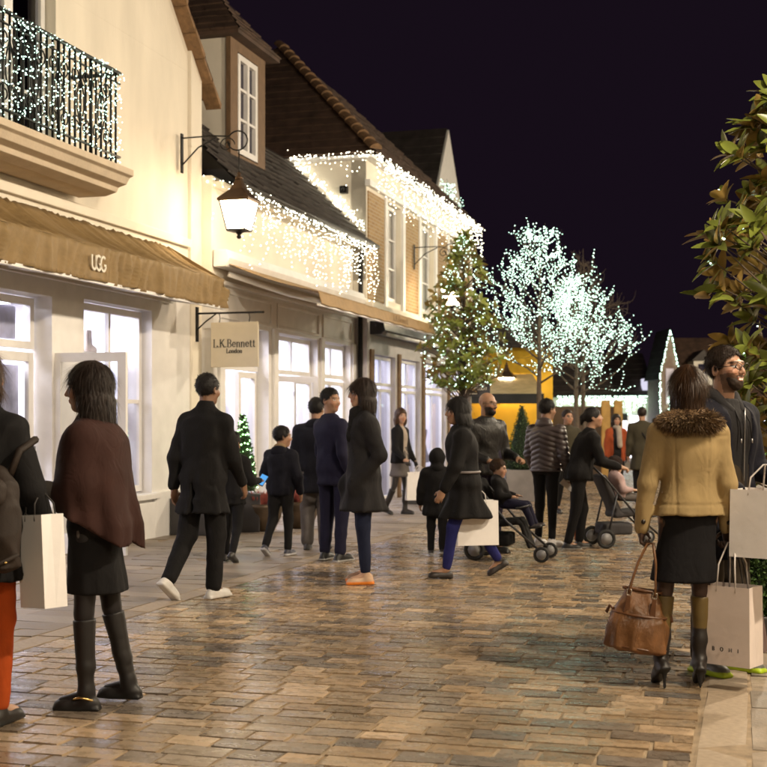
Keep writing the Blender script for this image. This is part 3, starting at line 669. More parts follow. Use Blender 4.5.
for a, c, zz, zc, ud, vm, seed in ((23.55, 25.05, 0, 0, 0, 0, 1), (25.55, 27.1, 0, 0, 0, 0, 2), (27.6, 29.6, 0, 0, 0, 0, 3), (30.1, 32.2, 0, 0, 0, 0, 4)):
    window(b3, o3, -7.02, a + .02, c - .02, 2.02, 2.60, 2, 1, .06); window(b3, o3, -7.02, a + .02, c - .02, -.25, 1.96, 2, 1, .06, .05)
room(b3, o3, -9.7, -7.28, 23.2, 32.3, -.28, 3.1, 4, seed=5, lm=emitter('bluish_ceiling_light', (.80, .82, 1.0), 20.0))
rf3 = MB(); zE, zR = 6.36, 9.46
roof_face(rf3, (-6.68, 22.75, zE), (-6.68, 32.8, zE), (-9.78, 29.7, zR), (-9.78, 25.85, zR), 16, .26, .035, 21)
roof_face(rf3, (-12.88, 22.75, zE), (-6.68, 22.75, zE), (-9.78, 25.85, zR), (-9.78, 25.85, zR), 16, .26, .035, 22)
rf3.add([(-6.68, 32.8, zE), (-12.88, 32.8, zE), (-9.78, 29.7, zR)], [(0, 1, 2)]).add([(-12.88, 32.8, zE), (-12.88, 22.75, zE), (-9.78, 25.85, zR), (-9.78, 29.7, zR)], [(0, 1, 2, 3)])
r3 = rf3.build('roof', CLAYT, b3, o3)
MB().box(-12.8, -6.75, 22.83, 32.7, 6.29, 6.352).build('eave_board', WHITE, b3, o3)
hv = Vector((-9.78 + 6.68, 25.85 - 22.75, zR - zE)); n_ = 17
for k in range(n_):
    p = Vector((-6.68, 22.75, zE + .04)) + hv * (k / n_); e = Vector((-6.68, 22.75, zE + .04)) + hv * ((k + 1.12) / n_); s = .13
    t = Vector((.5, .5, 0)).normalized(); up = hv.cross(Vector((1, 1, 0))).normalized(); up = up if up.z > 0 else -up
    b = MB(); V = []
    for q_, sc in ((p + up * .03, 1.0), (e, .86)):
        V += [q_ + t * (s * sc * math.cos(R(180 * j / 6))) + up * (.11 * sc * math.sin(R(180 * j / 6))) for j in range(7)]
    b.add(V, [(j, j + 1, 8 + j, 7 + j) for j in range(6)] + [tuple(range(6, -1, -1))], False); b.build('ridge_tile', HIPT, r3, o3)
ic3, oi3 = uvroot('icicle_lights', -6.7, 27.6, 'dense icicle fairy lights under the hipped tile roof eave', 'fairy lights', z=6.2)
pts = []; icicles((-6.66, 22.78, 6.34), (-6.66, 32.7, 6.34), .065, .25, .85, .085, .1, pts, .85, 5)
icicles((-6.7, 22.74, 6.34), (-8.3, 22.74, 6.34), .10, .15, .5, .09, .1, pts, .6, 6)
for i in range(220): pts.append((-6.64 + rr.uniform(-.04, .04), rr.uniform(22.7, 32.7), 6.34 + rr.uniform(-.07, .06)))
for i in range(60): pts.append((rr.uniform(-8.4, -6.7), 22.72 + rr.uniform(-.03, .03), 6.34 + rr.uniform(-.05, .05)))
for i in range(230):
    t = rr.random(); pts.append((-6.95 - 1.55 * t + rr.uniform(-.05, .05), 22.98 + rr.uniform(-.10, .02), 4.90 + 1.5 * t + abs(rr.gauss(0, .10))))
bulbs('bulbs', pts, .0072, BULBW, ic3, oi3)
MB().tube([(-6.64, 22.75 + .4 * k, 6.34 + (.03 if k % 2 else -.02)) for k in range(25)], .009, 5).build('cable', WIRE, ic3, oi3)
cas, oc = uvroot('awning_cassette', -6.93, 27.0, 'closed black awning box above the brick strip shopfront', 'awning', z=3.0)
MB().prism([(-6.92, 2.98), (-6.70, 2.98), (-6.62, 3.06), (-6.66, 3.22), (-6.92, 3.24)], 1, 23.2, 30.2).build('housing', mat('black_housing', (.015, .014, .016), .4), cas, oc, bevel=.01)
MB().tube([(-6.60, 23.3, 2.98), (-6.60, 30.1, 2.98)], .035, 8).build('front_bar', WHITE, cas, oc)
cam_box, ocb = uvroot('security_box', -7.4, 23.0, 'small dark box fixed to pale side wall among icicle lights', 'box', z=5.7)
MB().box(-7.44, -7.30, 22.90, 23.035, 5.66, 5.80).build('housing', IRON, cam_box, ocb, bevel=.01)
MB().tube([(-7.37, 22.89, 5.73), (-7.37, 22.93, 5.73)], .04, 10).build('lens', mat('dark_lens', (.02, .02, .02), .1), cam_box, ocb)
lantern(-6.90, 26.45, 5.06, 'glowing lantern on bracket of the brick panel storey behind leaves')

# ================================================================ further buildings
b4, o4 = uvroot('white_gable_house', -8.7, 37, 'house with white gable and dark roof rising behind the hipped roof', 'building')
MB().box(-14, -8.7, 34.2, 41, -1, 7.7).build('wall', PLASTER2, b4, o4)
MB().prism([(34.9, 7.2), (39.2, 7.2), (36.9, 10.0)], 0, -8.9, -8.55).build('gable', mat('white_gable', (.82, .80, .76), .7, .05), b4, o4)
q = MB(); roof_face(q, (-8.6, 34.8, 7.12), (-14, 34.8, 7.12), (-14, 36.9, 10.05), (-8.6, 36.9, 10.05), 10, .3, .03, 31); roof_face(q, (-14, 39.3, 7.12), (-8.6, 39.3, 7.12), (-8.6, 36.9, 10.05), (-14, 36.9, 10.05), 10, .3, .03, 32); q.build('roof', SLATE, b4, o4)

YEL = mat('yellow_render', (.72, .44, .03), .8, .08, 2, (30, .2, .01))
b5 = empty('yellow_cafe', (4.0, 34, gz(4, 34))); tag(b5, 'yellow rendered cafe front behind the lit bare trees', 'building'); f5 = (4.0, 34, gz(4, 34))
MB().box(1.9, 4.55, 34, 38, -.6, 3.3).build('wall', YEL, b5, f5)
MB().box(4.55, 6.3, 34.6, 38, -.6, 1.7).build('recessed_wall', mat('dark_recess_fill', (.09, .06, .04), .8, .1, 2), b5, f5)  # dark colour fills the recess beside the yellow wall
MB().box(1.9, 4.55, 33.97, 34.0, -.5, .55).build('plinth', PLASTER2, b5, f5)
for x in (5.85, 6.18): MB().box(x, x + .22, 33.85, 33.99, -.5, 1.85).build('pilaster', mat('ochre_pilaster', (.45, .27, .08), .8), b5, f5)
q = MB(); roof_face(q, (1.6, 33.6, 3.25), (4.65, 33.6, 3.25), (4.65, 36, 4.2), (1.6, 36, 4.2), 9, .3, .03, 41); q.add([(1.6, 36, 4.2), (4.65, 36, 4.2), (4.65, 38.4, 3.25), (1.6, 38.4, 3.25)], [(0, 1, 2, 3)]); q.build('roof', SLATE, b5, f5)
aw5 = empty('cafe_awning', (2.6, 33, gz(2.6, 33))); tag(aw5, 'cream awning with black edge over the yellow cafe front', 'awning'); fa5 = (2.6, 33, gz(2.6, 33))
MB().add([(1.9, 33.95, 2.55), (4.0, 33.95, 2.55), (4.0, 31.7, 1.98), (1.9, 31.7, 1.98)], [(0, 1, 2, 3)]).build('canvas', mat('cream_canvas', (.55, .42, .22), .7), aw5, fa5, solid=.02)
MB().box(1.88, 4.02, 31.66, 31.7, 1.74, 1.99).build('valance', mat('black_canvas', (.015, .014, .014), .7), aw5, fa5)
lq = (2.45 * CT - 33.7 * ST, 2.45 * ST + 33.7 * CT); lantern(lq[0], lq[1], 3.35, 'glowing lantern hanging in front of the yellow cafe wall')
MB().tube([(3.92, 31.68, 1.75), (3.92, 31.68, 1.2)], .02, 6).build('crank', IRON, aw5, fa5)

blk = empty('black_shop_sign', (*ground(478, 500)[:2], gz(0, 25))); sx, sy = blk.location[0], blk.location[1]; tag(blk, 'black projecting sign board with pale lettering above bearded man', 'sign'); fb = (sx, sy, blk.location[2])
pz = lambda py: CAM + (HY - py) / F * sy
MB().tube([(sx - .17, sy + .06, fb[2]), (sx - .17, sy + .06, pz(378))], .045, 8).build('post', mat('grey_post', (.22, .18, .15), .6), blk, fb)
MB().box(sx - .19, sx + .24, sy - .02, sy + .02, pz(396.5), pz(379)).build('board', mat('sign_black', (.018, .015, .022), .5), blk, fb)
lettering('HOTEL', .055, .18, .18, lambda x, y, h: (sx + .02 + x, sy - .022 - h, pz(386.0) + y), .1).build('lettering', CREAMP, blk, fb)
lettering('CHOCOLAT', .05, .18, .18, lambda x, y, h: (sx + .02 + x, sy - .022 - h, pz(390.0) + y), .06).build('lettering', CREAMP, blk, fb)
MB().box(sx - .18, sx - .02, sy - .026, sy - .021, pz(394.2), pz(393.4)).build('underline', CREAMP, blk, fb)

# far row of shops at the bend
b7 = empty('far_shop_row', (12, 60, gz(0, 60))); tag(b7, 'low white shops with icicle lights at the far end of the street', 'building'); f7 = (12, 60, gz(0, 60))
MB().box(7.6, 12.6, 60.3, 66, -1.5, 2.4).build('wall', PLASTER2, b7, f7)
q = MB(); roof_face(q, (7.4, 59.9, 2.35), (12.9, 59.9, 2.35), (12.9, 63, 4.6), (7.4, 63, 4.6), 8, .5, .04, 51); q.build('roof', SLATE, b7, f7)
FARW = emitter('far_shop_window', (.92, .90, 1.0), 2.2)
for k, (a, c) in enumerate(((10.9, 11.6), (11.75, 12.45))):
    MB().box(a, c, 60.22, 60.29, -.5, 1.5).build('window', FARW, b7, f7); MB().box(a - .06, c + .06, 60.16, 60.21, 1.5, 1.62).build('lintel', WHITE, b7, f7)
MB().box(10.9, 11.6, 60.1, 60.2, 1.25, 1.6).build('sign_board', BLACKP, b7, f7)
MB().box(9.9, 10.75, 60.15, 60.28, -1, 1.7).build('door', emitter('blue_lit_door', (.22, .32, 1.0), 1.3), b7, f7)
MB().box(12.35, 12.75, 60.2, 60.7, 2.70, 3.25).build('dormer_window', emitter('pale_far_window', (.72, .70, .86), .7), b7, f7)
ic7 = empty('icicle_lights', (12, 59.8, 2.3)); tag(ic7, 'white icicle lights along the eave of the far shop row', 'fairy lights')
pts = []; icicles((8.2, 59.8, 2.42), (12.8, 59.8, 2.42), .06, .35, .85, .12, .1, pts, .9, 7); bulbs('bulbs', pts, .026, BULB, ic7, (12, 59.8, 2.3))
b6 = empty('dark_gable_house', (16, 57, gz(0, 57))); tag(b6, 'dark brick house with narrow gable outlined in green white lights', 'building'); f6 = (16, 57, gz(0, 57))
DUSK = mat('dusky_brick', (.20, .13, .10), .8, .2, 5)
MB().box(12.9, 26, 57.6, 64, -1.5, 2.3).build('wall', DUSK, b6, f6)
q = MB(); roof_face(q, (12.9, 57.3, 2.25), (26, 57.3, 2.25), (26, 60.4, 5.2), (12.9, 60.4, 5.2), 12, .35, .04, 61); q.build('roof', CLAYT, b6, f6)
MB().prism([(12.42, -1), (13.28, -1), (13.28, 3.3), (12.85, 5.25), (12.42, 3.3)], 1, 56.8, 59.5).build('gabled_bay', DUSK, b6, f6)
q = MB(); roof_face(q, (12.30, 59.6, 3.1), (12.30, 56.7, 3.1), (12.85, 56.7, 5.42), (12.85, 59.6, 5.42), 7, .3, .03, 62); roof_face(q, (13.40, 56.7, 3.1), (13.40, 59.6, 3.1), (12.85, 59.6, 5.42), (12.85, 56.7, 5.42), 7, .3, .03, 63); q.build('bay_roof', SLATE, b6, f6)
for x in (14.2, 15.5):
    MB().box(x, x + .85, 57.9, 59.5, 2.9, 4.0).build('dormer', PLASTER2, b6, f6); MB().prism([(x - .12, 4.001), (x + .97, 4.001), (x + .42, 4.5)], 1, 57.75, 59.9).build('dormer_roof', SLATE, b6, f6)
    MB().box(x + .2, x + .62, 57.86, 57.899, 3.05, 3.85).build('dormer_window', mat('dark_glass'), b6, f6)
MB().box(12.68, 13.02, 56.74, 56.799, 2.0, 3.6).build('window', mat('pale_lit_window', (.3, .25, .25), .5, emit=((.8, .7, .75), .25)), b6, f6)
for a, c in ((13.6, 15), (15.3, 16.8), (17.2, 19), (19.4, 21.5)): MB().box(a, c, 57.52, 57.599, -.5, 1.3).build('shop_window', FARW, b6, f6)
ic6 = empty('gable_lights', (12.85, 56.7, 2.6)); tag(ic6, 'green white fairy lights tracing the narrow far gable', 'fairy lights')
pts = []; cs_ = [Vector((12.40, 56.7, -.4)), Vector((12.40, 56.7, 3.3)), Vector((12.85, 56.7, 5.3)), Vector((13.30, 56.7, 3.3)), Vector((13.30, 56.7, .6))]
for P_, Q_ in zip(cs_[:-1], cs_[1:]):
    n = int((Q_ - P_).length / .10)
    for i in range(n): pts.append(P_.lerp(Q_, i / n) + Vector((rr.uniform(-.03, .03), rr.uniform(-.03, .03), rr.uniform(-.03, .03))))
for i in range(46): pts.append(Vector((rr.uniform(12.75, 13.1), 56.68, rr.uniform(1.7, 2.6))))
bulbs('bulbs', pts, .027, BULB, ic6, (12.85, 56.7, 2.6))
ic8 = empty('icicle_lights', (18, 57.2, 2.0)); tag(ic8, 'white icicle lights under the eave of the dark gable house', 'fairy lights')
pts = []; icicles((13.5, 57.2, 2.25), (24, 57.2, 2.25), .06, .35, .9, .12, .1, pts, .9, 8); bulbs('bulbs', pts, .024, BULB, ic8, (18, 57.2, 2.0))

# opposite side of the street, right of the view: plain shop wall and unseen street lamps that light the place
b8, o8 = uvroot('opposite_shop', 4.2, 6, 'plain cream shop wall on the opposite side of the street', 'building')
facade(MB(), 4.4, .2, -9, 24, -.5, 5.2, [(-7, -4.5, .5, 2.6), (-3.5, -1, .5, 2.6), (0, 2.5, .5, 2.6), (4, 7, .5, 2.6)]).build('wall', PLASTER, b8, o8)
for a, c in ((-7, -4.5), (-3.5, -1), (0, 2.5), (4, 7)): window(b8, o8, 4.38, a, c, .5, 2.6, 2, 1, .08)
def unseen_street_lamp(u, v, watts, h=6.4):
    o, off = uvroot('unseen_street_lamp', u, v, 'unseen tall dark street lamp post with warm lit head', 'street lamp', 'street lamps along the opposite side'); z = off[2]
    MB().lathe([(.12, 0), (.12, .3), (.07, .45), (.05, 1.2), (.045, h - .3), (.06, h - .25), (.02, h - .2)], (u, v, z), 12).build('post', IRON, o, off)
    MB().lathe([(.02, .42), (.22, .30), (.24, .26), (.23, .25), (.02, .30)], (u, v, z + h - .2), 14).build('hood', IRON, o, off)
    ld = bpy.data.lights.new('lamp_light', 'POINT'); ld.energy = watts; ld.color = (1.0, .84, .62); ld.shadow_soft_size = .16
    lo = bpy.data.objects.new('lamp_light', ld); col.objects.link(lo); lo.parent = o; lo.location = (0, 0, h - .06)
for u, v, wt in ((3.2, -3.5, 900), (3.2, 5.0, 1650), (3.4, 13.0, 1500), (3.4, 22.0, 1300), (3.4, 34.0, 1700), (3.6, 48.0, 2600)): unseen_street_lamp(u, v, wt)  # farthest lamps are added out of view to brighten the white gable and far roof

# ================================================================ trees and plants
BARK = mat('bark', (.10, .072, .05), .85, .3, 12, (40, .6, .01))
def leafmat(name, top, under, rough=.35):
    m = bpy.data.materials.new(name); m.use_nodes = True; MATS[name] = m; nt = m.node_tree; N = nt.nodes; L = nt.links; b = N['Principled BSDF']
    g = N.new('ShaderNodeNewGeometry'); oi = N.new('ShaderNodeObjectInfo'); mx = N.new('ShaderNodeMix'); mx.data_type = 'RGBA'
    L.new(g.outputs['Backfacing'], mx.inputs[0]); mx.inputs[6].default_value = (*top, 1); mx.inputs[7].default_value = (*under, 1)
    nz = N.new('ShaderNodeTexNoise'); nz.inputs['Scale'].default_value = 3.5; tc = N.new('ShaderNodeNewGeometry'); L.new(tc.outputs['Position'], nz.inputs[0])
    mr = N.new('ShaderNodeMapRange'); L.new(nz.outputs[0], mr.inputs[0]); mr.inputs[1].default_value = .3; mr.inputs[2].default_value = .7; mr.inputs[3].default_value = .6; mr.inputs[4].default_value = 1.45
    hs = N.new('ShaderNodeHueSaturation'); L.new(mx.outputs[2], hs.inputs['Color']); L.new(mr.outputs[0], hs.inputs['Value']); L.new(hs.outputs[0], b.inputs['Base Color'])
    b.inputs['Roughness'].default_value = rough; b.inputs['Transmission Weight'].default_value = 0
    return m
MAGN = leafmat('magnolia_leaf', (.17, .20, .035), (.34, .22, .065))
HEDGE = leafmat('box_leaf', (.035, .075, .018), (.05, .09, .03), .55)
def leaf_geo(L, W, curl=.25, fold=.35):
    V = []; n = 6
    for i in range(n + 1):
        t = i / n; w = W / 2 * math.sin(math.pi * min(1, t * .92 + .06)) ** .8; x = L * t; z = -curl * L * t * t
        V += [(x, -w, z + fold * w), (x, 0, z), (x, w, z + fold * w)]
    return np.array(V), [(3 * i + k, 3 * i + 3 + k, 3 * i + 4 + k, 3 * i + 1 + k) for i in range(n) for k in (0, 1)]
def frame_mat(d, up, roll=0):
    d = d.normalized(); y = up.cross(d)
    if y.length < 1e-4: y = Vector((1, 0, 0)).cross(d)
    y.normalize(); z = d.cross(y); M = Matrix((d, y, z)).transposed()
    return M @ Matrix.Rotation(roll, 3, 'X')
def magnolia(px, Y, label, radius, ztop, zbot, nclus, leaf, seed, nbulb, rb, single=0, bulbm=None):
    """radius(z) gives the crown's half width; clusters of big leathery leaves on real branches"""
    x0 = (px - CX) / F * Y; g0 = gz(x0, Y); o = empty('magnolia_tree', (x0, Y, g0)); tag(o, label, 'tree', 'magnolia trees'); rr = random.Random(seed); H = ztop - g0
    t = MB(); tr = [(0.03 * math.sin(k), .03 * math.cos(k * 1.3), H * .95 * k / 10) for k in range(11)]
    t.tube(tr, [.055 - .0045 * k for k in range(11)], 8).build('trunk', BARK, o)
    br = MB(); L = []; bp = []
    geo = [leaf_geo(leaf * s, leaf * s * w, c) for s, w, c in ((1, .40, .2), (.85, .42, .35), (1.1, .36, .1), (.7, .45, .3))]
    for c in range(nclus):
        for _ in range(20):
            z = rr.uniform(zbot, ztop); rad = radius(z)
            if rad > 0 and rr.random() < .35 + rad: break
        a = rr.uniform(0, 6.283); r = rad * (rr.random() ** .45)
        p = Vector((r * math.cos(a), r * math.sin(a), z - g0)); q = Vector((0, 0, max(p.z - r * rr.uniform(.5, .9), .8)))
        br.tube([q, q.lerp(p, .5) + Vector((0, 0, .03)), p], [.012, .008, .005], 5)
        axis = (Vector((math.cos(a), math.sin(a), .75)) + Vector((rr.uniform(-.4, .4), rr.uniform(-.4, .4), rr.uniform(-.2, .4)))).normalized()
        e1 = axis.orthogonal().normalized(); e2 = axis.cross(e1); n = rr.randint(6, 9); a0 = rr.random() * 6
        for k in range(n):
            b_ = a0 + 6.283 * k / n + rr.uniform(-.3, .3); sp = rr.uniform(.5, 1.3)
            d = axis * rr.uniform(.35, 1.0) + (e1 * math.cos(b_) + e2 * math.sin(b_)) * sp
            M = frame_mat(d, axis if axis.dot(d.normalized()) < .98 else e1, rr.uniform(-.5, .5))
            L.append((p - axis * rr.uniform(0, .05), M, rr.randint(0, 3)))
        if rr.random() < .9: bp.append(p + Vector((rr.uniform(-.05, .05), rr.uniform(-.05, .05), rr.uniform(-.05, .05))))
    br.build('branches', BARK, o)
    if single:
        def score(l):
            w_ = l[0]; X = x0 + w_.x; Yy = Y + w_.y; u = CX + F * X / Yy; return (0 if u < 772 else 1, Yy)
        L.sort(key=score); mes = [npmesh('leaf', V, Fc, True, MAGN) for V, Fc in geo]
        for p, M, k in L[:single]:
            f = bpy.data.objects.new('leaf', mes[k]); col.objects.link(f); f.parent = o; f.matrix_local = Matrix.Translation(p) @ M.to_4x4()
        L = L[single:]
    VV = []; FF = []; n0 = 0
    for p, M, k in L:
        V, Fc = geo[k]; W = V @ np.array(M).T + np.array(p); VV.append(W); FF.append(np.array(Fc) + n0); n0 += len(W)
    f = bpy.data.objects.new('foliage', npmesh('foliage', np.concatenate(VV), np.concatenate(FF), True, MAGN)); col.objects.link(f); f.parent = o; f['kind'] = 'stuff'
    while len(bp) < nbulb:
        z = rr.uniform(zbot, ztop); a = rr.uniform(0, 6.283); rad = radius(z) * rr.random() ** .4
        bp.append(Vector((rad * math.cos(a), rad * math.sin(a), z - g0)))
    bulbs('fairy_lights', bp[:nbulb], rb, bulbm or BULB, o)
    return o
itp = lambda xs, ys: (lambda z: float(np.interp(z, xs, ys)))
magnolia(798, 9.4, 'large glossy magnolia with few lights behind the man in glasses', itp([.9, 1.4, 1.9, 2.3, 2.6, 3.0, 3.4, 3.8, 4.05], [.45, .58, .55, .66, .74, .56, .50, .26, .04]), 4.0, .9, 240, .20, 5, 110, .008, 300)
magnolia(463, 24, 'magnolia full of fairy lights in front of the hipped shop', itp([1.9, 2.1, 2.7, 3.4, 4.2, 4.9], [.35, .75, .86, .70, .42, .05]), 4.85, 1.95, 240, .17, 9, 620, .0080)
def lit_tree(px, Y, label, ztop, zfork, halfw, seed, nb, rb=.0085, lit=True, name='bare_tree'):
    x0 = (px - CX) / F * Y; g0 = gz(x0, Y); o = empty(name, (x0, Y, g0)); tag(o, label, 'tree', 'bare street trees'); rr = random.Random(seed); H = ztop - g0; zf = zfork - g0
    MB().tube([(0, 0, 0), (.01, 0, zf * .5), (0, .01, zf), (.02, 0, zf + (H - zf) * .45)], [.075, .06, .052, .03], 8).build('trunk', BARK, o)
    crown = MB(); line = []
    def grow(p, d, L, r, lev):
        pts = [p]; n = 4
        for k in range(n):
            d = (d + Vector((rr.gauss(0, .16), rr.gauss(0, .16), .10 + rr.gauss(0, .1)))).normalized(); pts.append(pts[-1] + d * L / n)
        crown.tube(pts, [r * (1 - .6 * k / n) for k in range(n + 1)], 5 if lev < 2 else 4)
        if lev >= 0: line.append((pts, lev))
        if lev >= 3: return
        for k in range((7, 5, 4)[lev]):
            t = rr.uniform(.25, 1.0); i = min(int(t * n), n - 1); q = pts[i].lerp(pts[i + 1], t * n - i); a = rr.uniform(0, 6.283)
            s = d.orthogonal().normalized(); s = s * math.cos(a) + d.cross(s) * math.sin(a)
            grow(q, (d * .75 + s * rr.uniform(.6, 1.05) + Vector((0, 0, .16))).normalized(), L * rr.uniform(.42, .62), r * .5, lev + 1)
    lead = H - zf; top_ = Vector((.03, .02, zf + lead * .55))
    crown.tube([Vector((0, 0, zf)), top_, Vector((0, 0, H))], [.04, .022, .006], 6); line.append(([Vector((0, 0, zf + lead * .3)), top_, Vector((0, 0, H))], 0))
    nl = 26
    for k in range(nl):                      # side limbs up the leader, shorter towards the tip: a loose cone
        t = (k + rr.random() * .6) / nl; a = 2.4 * k + rr.uniform(-.4, .4)
        grow(Vector((0, 0, zf + lead * (.04 + .86 * t))), Vector((math.cos(a), math.sin(a), rr.uniform(.25, .75) + .5 * t)).normalized(), halfw * (1.12 - .85 * t) * rr.uniform(.75, 1.15), .024 * (1 - .5 * t), 1)
    crown.build('crown', BARK, o)
    if lit:
        P = []; seg = [(a, b) for pts, lev in line for a, b in zip(pts[:-1], pts[1:])]; tot = sum((b - a).length for a, b in seg); sp = tot / nb; left = 0.0
        for a, b in seg:
            l = (b - a).length; t = left
            while t < l: P.append(a.lerp(b, t / l) + Vector((rr.gauss(0, .008), rr.gauss(0, .008), rr.gauss(0, .008)))); t += sp * rr.uniform(.75, 1.25)
            left = max(t - l, 0) % sp
        bulbs('fairy_lights', P, rb, BULB, o)
    return o
lit_tree(539, 27, 'bare tree with brightly lit branches standing beside the black sign', 5.45, 1.95, 1.55, 4, 2600)
lit_tree(576, 29.5, 'shorter spreading bare tree smothered in fairy lights before the yellow cafe', 4.6, 1.75, 1.5, 12, 2500)
lit_tree(447, 34.5, 'lit bare tree top rising behind the hipped shop eave', 7.9, 5.6, .7, 7, 700)
lit_tree(583, 31.5, 'unlit dark bare tree standing behind the lit trees', 5.6, 2.2, 1.3, 15, 0, lit=False)

def hedge_mesh(name, parent, profile, n, ls, m, seed, core=None):
    """clipped foliage: thousands of small leaves around a turned shape; profile is a list of (radius, z)"""
    rr = np.random.RandomState(seed); zs = np.array([p[1] for p in profile]); r_ = np.array([p[0] for p in profile])
    z = rr.uniform(zs[0], zs[-1], n * 3); rad = np.interp(z, zs, r_); keep = rr.rand(n * 3) < rad / r_.max() + .05; z = z[keep][:n]; rad = rad[keep][:n]; k = len(z)
    a = rr.uniform(0, 6.283, k); rr_ = rad * (1 + rr.uniform(-.14, .07, k)); P = np.stack([rr_ * np.cos(a), rr_ * np.sin(a), z], 1)
    d = np.stack([np.cos(a), np.sin(a), rr.uniform(-.3, .9, k)], 1) + rr.normal(0, .5, (k, 3)); d /= np.linalg.norm(d, axis=1)[:, None]
    s = np.cross(d, rr.normal(0, 1, (k, 3))); s /= np.linalg.norm(s, axis=1)[:, None]
    l = ls * rr.uniform(.7, 1.3, k)[:, None]
    V = np.stack([P, P + d * l * .5 + s * l * .3, P + d * l, P + d * l * .5 - s * l * .3], 1).reshape(-1, 3)
    o = bpy.data.objects.new(name, npmesh(name, V, np.arange(4 * k).reshape(-1, 4), False, m)); col.objects.link(o); o.parent = parent; o['kind'] = 'stuff'
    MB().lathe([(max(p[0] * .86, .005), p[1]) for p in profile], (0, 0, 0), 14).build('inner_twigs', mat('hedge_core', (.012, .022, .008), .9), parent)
    return o
def topiary(px, py, label, zbase, rbase, h, pot, seed, lights=0, n=2600, ls=.035):
    p = ground(px, py); o = empty('potted_topiary', p); tag(o, label, 'plant'); pot(o)
    hedge_mesh('foliage', o, [(rbase * .85, zbase), (rbase, zbase + .08)] + [(rbase * (1 - t) + .02, zbase + .08 + (h - .08) * t) for t in (.25, .5, .75, .92, 1)], n, ls, HEDGE, seed)
    if lights:
        rr = random.Random(seed); P = []
        for k in range(lights):
            t = k / lights; a = t * 60; r = rbase * (1 - t) + .03; P.append((r * math.cos(a), r * math.sin(a), zbase + .06 + (h - .06) * t + rr.uniform(-.02, .02)))
        bulbs('fairy_lights', P, .010, emitter('green_bulb', (.45, 1.0, .35), 9.0), o)
    return o
GREYP = mat('grey_planter', (.22, .20, .19), .6, .1, 6, (30, .2, .01))
DARKP = mat('dark_planter', (.035, .032, .033), .5, .15, 6)
def boxpot(w, d, h, m): return lambda o: MB().prism([(-w / 2, 0), (w / 2, 0), (w / 2 * 1.06, h), (-w / 2 * 1.06, h)], 1, -d / 2, d / 2).build('planter', m, o, bevel=.012)
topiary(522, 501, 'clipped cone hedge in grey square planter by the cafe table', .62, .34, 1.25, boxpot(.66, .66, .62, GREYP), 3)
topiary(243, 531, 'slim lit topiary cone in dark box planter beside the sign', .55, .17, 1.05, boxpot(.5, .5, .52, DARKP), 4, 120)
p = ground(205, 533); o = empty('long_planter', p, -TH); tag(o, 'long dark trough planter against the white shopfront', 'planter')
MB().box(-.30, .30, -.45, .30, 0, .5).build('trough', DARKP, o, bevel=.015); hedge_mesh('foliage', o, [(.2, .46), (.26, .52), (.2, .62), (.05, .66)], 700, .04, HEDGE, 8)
def redpot(px, py, label, seed):
    p = ground(px, py); o = empty('bowl_planter', p); tag(o, label, 'planter'); rr = random.Random(seed)
    MB().lathe([(.13, 0), (.17, .03), (.25, .2), (.275, .33), (.285, .38), (.26, .38), (.24, .34), (.02, .33)], (0, 0, 0), 20).build('bowl', mat('bronze_bowl', (.10, .07, .045), .4, .25, 8, metal=.5), o)
    b = MB()
    for k in range(130):
        a = rr.uniform(0, 6.28); r = rr.uniform(0, .2); q = Vector((r * math.cos(a), r * math.sin(a), .34)); d = Vector((math.cos(a) * rr.uniform(.1, .8), math.sin(a) * rr.uniform(.1, .8), 1)).normalized(); s = d.orthogonal() * .014; L = rr.uniform(.12, .26)
        b.add([q - s * .4, q + d * L * .6 - s, q + d * L, q + d * L * .6 + s], [(0, 1, 2, 3)])
    f = b.build('red_foliage', mat('red_heather', (.22, .05, .04), .6, .4, 20), o); f['kind'] = 'stuff'
redpot(263, 531, 'bronze bowl planter with reddish plants near the lit cone', 3)
redpot(300, 528, 'bronze bowl planter of reddish plants behind the small boy', 5)
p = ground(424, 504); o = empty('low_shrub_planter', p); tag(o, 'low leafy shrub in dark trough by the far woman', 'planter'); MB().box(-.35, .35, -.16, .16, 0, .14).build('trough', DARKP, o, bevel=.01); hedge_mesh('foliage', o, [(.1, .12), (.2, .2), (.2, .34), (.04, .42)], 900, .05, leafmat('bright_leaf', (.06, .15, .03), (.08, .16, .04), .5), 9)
p = Vector(((757 - CX) / F * 8.0, 8.0, gz(0, 8))); o = empty('conifer_pot', p); tag(o, 'small feathery conifer in black pot behind the paper bags', 'plant')
MB().lathe([(.10, 0), (.13, .2), (.135, .22), (.11, .22), (.01, .2)], (0, 0, 0), 16).build('pot', DARKP, o); hedge_mesh('foliage', o, [(.07, .2), (.125, .3), (.13, .5), (.10, .66), (.03, .76)], 3200, .035, leafmat('conifer_leaf', (.05, .10, .02), (.06, .11, .03), .6), 10)

